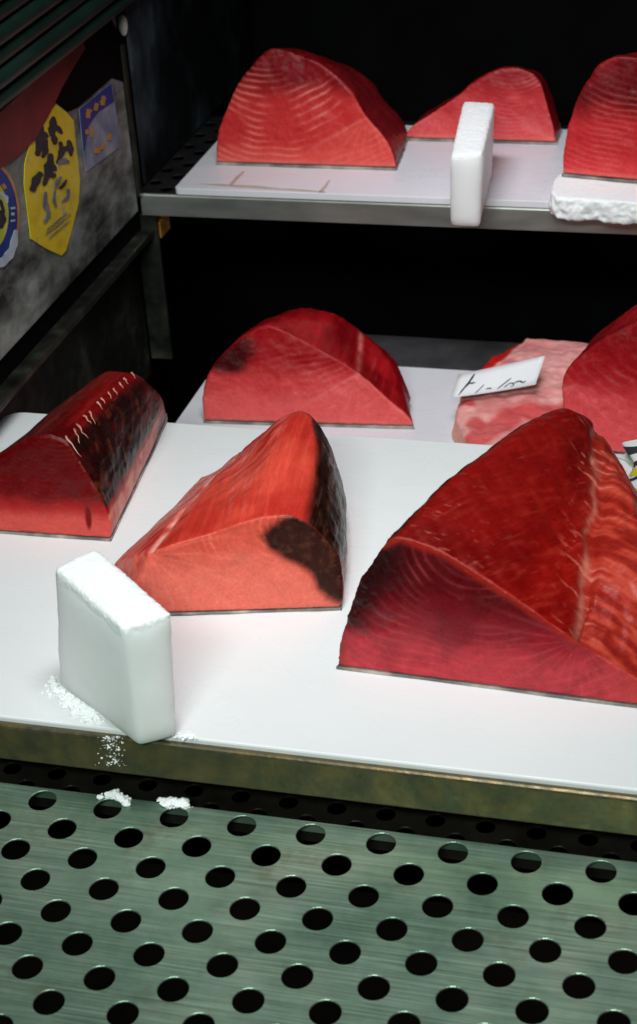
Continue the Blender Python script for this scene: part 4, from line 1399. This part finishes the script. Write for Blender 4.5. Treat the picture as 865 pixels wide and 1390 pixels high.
# I: pale fatty slab, middle shelf
def slab_i():
    zb = Z_MID
    h = 0.028
    top = [G(614, 566, zb + h), G(636, 512, zb + h), G(662, 482, zb + h + 0.004), G(716, 452, zb + h + 0.008), G(760, 458, zb + h), G(815, 462, zb + h), G(800, 540, zb + h), G(720, 615, zb + h), G(634, 605, zb + h)]
    c = sum(top, Vector()) / len(top)
    s0 = [Vector((p.x, p.y, zb + 0.001)).lerp(Vector((c.x, c.y, zb + 0.001)), -0.02) for p in top]
    s1 = [p.lerp(Vector((c.x, c.y, p.z)), 0.03) - Vector((0, 0, 0.004)) for p in top]
    s2 = [p.lerp(Vector((c.x, c.y, p.z)), 0.10) for p in top]
    la = G(650, 505, zb + h); lb_ = G(698, 460, zb + h + 0.006)
    spot = [(G(645, 573, zb + h), 0.011), (G(636, 548, zb + h), 0.008)]
    edge = [G(634, 605, zb + h), G(700, 560, zb + h), G(780, 552, zb + h)]

    def paint(P, N):
        nz = fbm(P, 40, 4, 401)
        c_ = mixc(np.tile(lin(236, 188, 178), (len(P), 1)), lin(222, 160, 152), ss(0.4, 0.65, fbm(P, 25, 3, 402)))
        c_ = mixc(c_, lin(244, 214, 200), 0.6 * ss(0.5, 0.7, fbm(P, 18, 3, 404)))
        d = seg_dist(P, [la, lb_])
        c_ = mixc(c_, lin(190, 36, 34), ss(0.014, 0.009, d + 0.004 * (nz - .5)))
        c_ = mixc(c_, lin(236, 200, 190), np.exp(-((d - 0.0145) / 0.002) ** 2) * 0.8)
        for p, r_ in spot:
            dd = np.linalg.norm(P - np.array(p), axis=1)
            c_ = mixc(c_, lin(196, 62, 66), ss(r_ * 1.5, r_ * 0.5, dd + 0.014 * (nz - .5)) * 0.85)
        d2 = seg_dist(P, edge)
        c_ = mixc(c_, lin(212, 84, 84), ss(0.024, 0.012, d2 + 0.008 * (nz - .5)) * 0.85)
        c_ = mixc(c_, lin(226, 178, 150), ss(0.75, 0.45, N[:, 2]) * 0.8)
        return c_
    return make_tuna('tuna_slab', 'pale pink fatty tuna slab lying flat under the handwritten card', [s0, s1, s2], paint, lambda P, N: (fbm(P, 32, 3, 411) - 0.5) * 0.016, 0.0018, 9, zbase=zb, skin=False, fibre=(1, 0.6, 0))


slab_i()

# price card resting on the slab
zc = Z_MID + 0.052
A_ = G(612, 540, Z_MID + 0.041); B_ = G(727, 522, Z_MID + 0.046); C_ = G(740, 483, Z_MID + 0.062); D_ = G(622, 508, Z_MID + 0.062)
card = empty('price_card', A_, 'white handwritten price card propped on the pale fatty slab', 'card')
nn = (B_ - A_).cross(D_ - A_).normalized()
if nn.z < 0: nn = -nn


def card_pt(s, t, off=0.0):
    p = (A_.lerp(B_, s)).lerp(D_.lerp(C_, s), t)
    bow = 0.006 * math.sin(math.pi * s) * (1 - 0.3 * t) - 0.003 * s * t
    return p + nn * (off - bow * 0.6)


def card_sheet(poly_fn, off, thick, nx, ny, rng=((0, 1), (0, 1))):
    vs, fs = [], []
    for layer in (off, off - thick):
        for i in range(nx + 1):
            for j in range(ny + 1):
                vs.append(card_pt(i / nx, j / ny, layer))
    S = (nx + 1) * (ny + 1)
    for i in range(nx):
        for j in range(ny):
            a = i * (ny + 1) + j
            fs.append((a, a + ny + 1, a + ny + 2, a + 1))
            fs.append((S + a, S + a + 1, S + a + ny + 2, S + a + ny + 1))
    loop = [i * (ny + 1) for i in range(nx + 1)] + [nx * (ny + 1) + j for j in range(1, ny + 1)] + [i * (ny + 1) + ny for i in range(nx - 1, -1, -1)] + [j for j in range(ny - 1, 0, -1)]
    for k in range(len(loop)):
        a, b_ = loop[k], loop[(k + 1) % len(loop)]
        fs.append((a, b_, b_ + S, a + S))
    return mesh_pts(vs, fs, A_, True)


link('paper', card_sheet(None, 0, 0.0006, 16, 4), 'card_white', card)
CS = [([(0.20, 0.88), (0.165, 0.55), (0.12, 0.30), (0.085, 0.06)], [2.2, 3.6, 2.6, 1.2]), ([(0.15, 0.52), (0.20, 0.50), (0.25, 0.49)], [2.6, 2.4, 0.8]), ([(0.36, 0.36), (0.32, 0.18), (0.28, 0.04)], [1.2, 1.6, 1.0]),
      ([(0.40, 0.16), (0.44, 0.17), (0.47, 0.14)], [1.0, 1.6, 0.9]), ([(0.67, 0.42), (0.61, 0.26), (0.54, 0.09)], [1.2, 1.9, 1.1]), ([(0.62, 0.10), (0.66, 0.20), (0.70, 0.22), (0.73, 0.14), (0.70, 0.08)], [1.0, 1.4, 1.4, 1.4, 1]),
      ([(0.72, 0.20), (0.78, 0.24), (0.84, 0.16), (0.86, 0.22)], [1.0, 1.8, 1.4, 1.0])]
for k, (pl, wd) in enumerate(CS):
    # polyline in card coordinates -> strip
    out = brush([(s * 118, -t * 36) for s, t in pl], wd)
    npt = len(out) // 2
    poly = [card_pt(x / 118, -y / 36, 0.0004 + 0.00003 * k) for x, y in out]
    n = npt
    fs = [(i, i + 1, 2 * n - 2 - i, 2 * n - 1 - i) for i in range(n - 1)]
    link('pen_stroke', mesh_pts(poly, fs, A_), 'ink_black', card)


# ================================================================== DRY ICE
def quad_ring(q, z, ins=1.0, n=6):
    c = sum(q, Vector()) / 4
    out = []
    for i in range(4):
        for k in range(n):
            p = q[i].lerp(q[(i + 1) % 4], k / n)
            p = Vector((c.x, c.y, 0)).lerp(Vector((p.x, p.y, 0)), ins)
            out.append(Vector((p.x, p.y, z)))
    return out


def ice_block(name, label, bot, top, zb, ht, frost_h, seed, melt=0.0022):
    """upright slab between a bottom and a top outline; rounded, slightly bowed, with granular frost on its crown"""
    c = sum(bot, Vector()) / 4
    c.z = zb
    zt = zb + ht
    secs = []
    for t, ins in ((0.004, 0.95), (0.06, 0.99), (0.3, 1.0), (0.6, 1.005), (0.9, 1.005), (1.0, 1.0)):
        q = [p.lerp(r_, t) for p, r_ in zip(bot, top)]
        secs.append(quad_ring(q, zb + ht * t, ins))
    me = loft_mesh(secs, 0.0014, 70)
    P, N = get_pn(me)
    jag = frost_h * (0.2 + 1.6 * fbm(P, 38, 4, seed + 8))
    fr = np.maximum(ss(0.25, 0.6, N[:, 2]), ss(zt - jag - 0.0012, zt - jag + 0.0012, P[:, 2])) * ss(zt - 0.04, zt - 0.03, P[:, 2])
    d = (fbm(P, 28, 3, seed) - .5) * melt * (1 - fr)
    d = d + fr * ((fbm(P, 420, 3, seed + 3) - .5) * 0.0022 + (fbm(P, 90, 2, seed + 4) - .5) * 0.0010 + 0.0002)
    P = P + N * d[:, None]
    me.vertices.foreach_set('co', (P - np.array(c)).ravel())
    at = me.attributes.new('frost', 'FLOAT', 'POINT')
    at.data.foreach_set('value', fr)
    me.update(); me.shade_smooth()
    o = link(name, me, 'dry_ice', loc=c)
    return tag(o, label, 'dry ice')


def solve_h(base, tpx, zb):
    """height at which the pixel above a base corner stands plumb over it"""
    best = None
    for k in range(400):
        h = 0.02 + 0.0006 * k
        p = G(*tpx, zb + h)
        e = math.hypot(p.x - base.x, p.y - base.y)
        if best is None or e < best[0]:
            best = (e, h)
    return best[1]


nb = G(190, 1017, 0)
i_h = solve_h(nb, (167, 851), 0)
tq = [G(167, 852, i_h), G(233, 830, i_h), G(131, 741, i_h), G(73, 768, i_h)]
bq = [nb, G(244, 1003, 0), tq[2] + (G(244, 1003, 0) - tq[1]) * 0.6, G(80, 934, 0)]
ice_block('dry_ice_block', 'large upright greenish-white slab of dry ice on the front board edge', bq, tq, 0.0, i_h, 0.011, 500)

nb = G(611, 310, ZB_UP)
u_h = solve_h(nb, (613, 211), ZB_UP)
tq = [G(612, 211, ZB_UP + u_h), G(656, 207, ZB_UP + u_h), G(672, 139, ZB_UP + u_h), G(629, 136, ZB_UP + u_h)]
bq = [nb, G(652, 312, ZB_UP), G(668, 243, ZB_UP), G(627, 240, ZB_UP)]
ice_block('dry_ice_block', 'narrow upright white slab of dry ice on the upper shelf lip', bq, tq, ZB_UP, u_h, 0.006, 520)

# frosted slab beneath block G
zq = ZS - 0.0006
zl = Z_UP + 0.0015
pl = [G(746, 290, zl), G(750, 272, zl), G(760, 262, zl), G(935, 275, zl), G(935, 316, zl), G(865, 306, zl), G(800, 301, zl), G(753, 298, zl)]
cc = sum(pl, Vector()) / len(pl)
secs = [[Vector((p.x, p.y, zl)).lerp(Vector((cc.x, cc.y, zl)), 0.02) for p in pl], [Vector((p.x, p.y, (zl + zq) / 2)) for p in pl], [Vector((p.x, p.y, zq)).lerp(Vector((cc.x, cc.y, zq)), 0.03) for p in pl]]
me = loft_mesh(secs, 0.0018, 5)
P, N = get_pn(me)
fr = ss(0.6, 0.2, N[:, 2])
P = P + N * ((fbm(P, 90, 4, 540) - .5) * 0.008 * fr + (fbm(P, 300, 2, 541) - .5) * 0.002 * fr)[:, None]
me.vertices.foreach_set('co', (P - np.array(cc)).ravel()); me.update(); me.shade_smooth()
o = link('frosted_slab', me, 'frost', loc=cc)
tag(o, 'flat frosty white slab overhanging the upper shelf under right tuna', 'dry ice')


# frost crumbs (snow) beside the front block and on the plate
def crumbs(name, label, spots, seed):
    rng = random.Random(seed)
    vs, fs = [], []
    og = spots[0][0]
    for p, r_ in spots:
        n0 = len(vs)
        bm = bmesh.new()
        bmesh.ops.create_icosphere(bm, subdivisions=2 if r_ > 0.0012 else 1, radius=r_)
        ph = [rng.uniform(0, 6) for _ in range(6)]
        for v in bm.verts:
            d = v.co.normalized()
            k = 1 + 0.28 * math.sin(d.x * 4 + ph[0]) * math.sin(d.y * 4 + ph[1]) + 0.2 * math.sin(d.z * 5 + ph[2]) + rng.uniform(-0.12, 0.12)
            v.co = Vector((d.x, d.y, d.z * 0.75)) * r_ * k
        bm.verts.index_update()
        vs += [v.co + p - og for v in bm.verts]
        fs += [tuple(v.index + n0 for v in f.verts) for f in bm.faces]
        bm.free()
    me = mesh_pts(vs, fs)
    o = link(name, me, 'snow', loc=og)
    tag(o, label, 'frost crumbs', kind='stuff')
    return o


rng = random.Random(3)
spots = []
for k in range(620):
    t = rng.random() ** 1.1
    cx = 88 + (150 - 88) * t
    cy = 925 + (992 - 925) * t
    sp = 9 * (1 - 0.2 * t)
    px = cx + rng.gauss(-6, sp); py = cy + rng.gauss(4, sp * 0.7)
    if py > 965 + 0.115 * px: continue
    r_ = abs(rng.gauss(0.0006, 0.0010)) + 0.0004
    spots.append((G(px, py, r_ * 0.4), r_))
crumbs('frost_heap', 'powdery frost heap at the foot of the large dry ice slab', spots, 11)
spots = []
for k in range(70):
    px = rng.gauss(256, 7); py = 1000 + rng.gauss(0, 3)
    if py > 980 + 0.095 * px: continue
    r_ = abs(rng.gauss(0.0004, 0.0005)) + 0.0003
    spots.append((G(px, py, r_ * 0.4), r_))
crumbs('frost_dust', 'fine frost dust right of the large dry ice slab', spots, 12)
# crumbs clinging to the lip below
spots = []
for k in range(130):
    px = rng.gauss(153, 8); py = 1000 + 40 * rng.random() ** 1.6
    r_ = abs(rng.gauss(0.0, 0.00045)) + 0.00022
    spots.append((PY(px, py, LIP_Y - r_ * 0.5), r_))
crumbs('frost_specks', 'white frost specks stuck to the steel lip under the slab', spots, 13)


def on_plate(px, py, lift):
    n = (T_.to_3x3() @ Vector((0, 0, 1)))
    d = ray(px, py)
    t = (PLATE0 + n * lift - CAM).dot(n) / d.dot(n)
    return CAM + d * t


for lab, cx, cy, sx, sy, cnt in (('left small heap of frost crumbs on the perforated plate', 158, 1082, 13, 5, 110), ('right flat heap of frost crumbs on the perforated plate', 236, 1090, 16, 4, 110)):
    spots = []
    for k in range(cnt):
        px = rng.gauss(cx, sx * 0.6); py = rng.gauss(cy, sy * 0.55) + (px - cx) * 0.1
        r_ = abs(rng.gauss(0.0008, 0.0012)) + 0.0005
        # keep the hole openings free
        p = on_plate(px, py, r_ * 0.5)
        l = T_.inverted() @ p
        hx, hy = l.x / 0.03, l.y / 0.03
        ok = True
        for i in (math.floor(hx), math.floor(hx) + 1):
            for j in (math.floor(hy), math.floor(hy) + 1):
                if (i + j) % 2 == 0 and math.hypot(l.x - i * 0.03, l.y - j * 0.03) < 0.0128: ok = False
        if ok:
            spots.append((p, r_))
    crumbs('frost_crumbs', lab, spots, 14 + cx)


# printed plastic wrapper peeking out behind the large block at the right edge
wo = G(848, 640, 0.0)
wr = empty('printed_wrapper', wo, 'crumpled clear wrapper with yellow and black print behind largest tuna block', 'wrapper')


def wrap_pt(sx, t, off=0.0):
    base = G(838, 622, 0).lerp(G(884, 740, 0), sx)
    return base + Vector((0.010 * math.sin(9 * sx) + off + 0.006 * math.sin(7 * t + 5 * sx) + 0.016 * t, -off * 0.6 + 0.004 * math.sin(23 * sx + 4 * t), 0.001 + 0.024 * t * (1 - 0.25 * sx)))


def wrap_strip(s0, s1, t0, t1, off, mt, name, nx=14, ny=8, skew=0.0):
    vs, fs = [], []
    for lay in (off, off - 0.0004):
        for i in range(nx + 1):
            for j in range(ny + 1):
                t = t0 + (t1 - t0) * j / ny
                vs.append(wrap_pt(s0 + (s1 - s0) * i / nx + skew * (t - t0), t, lay))
    S = (nx + 1) * (ny + 1)
    for i in range(nx):
        for j in range(ny):
            a = i * (ny + 1) + j
            fs.append((a, a + ny + 1, a + ny + 2, a + 1))
            fs.append((S + a, S + a + 1, S + a + ny + 2, S + a + ny + 1))
    link(name, mesh_pts(vs, fs, wo, True), mt, wr)


wrap_strip(0.0, 1.0, 0.0, 1.0, 0.0, 'bag_clear', 'film', 40, 14)
for a0, a1, b0, b1, mt, sk in ((0.02, 0.09, 0.55, 0.98, 'ink_black', 0.10), (0.16, 0.22, 0.30, 0.95, 'ink_black', 0.12), (0.26, 0.33, 0.35, 0.95, 'print_yellow', 0.06), (0.40, 0.44, 0.20, 0.90, 'ink_black', -0.1),
                               (0.52, 0.60, 0.40, 0.95, 'print_yellow', 0.05), (0.64, 0.68, 0.15, 0.85, 'ink_black', 0.1), (0.02, 0.10, 0.30, 0.50, 'print_yellow', 0.0)):
    wrap_strip(a0, a1, b0, b1, -0.0016, mt, 'print_mark', 4, 8, sk)
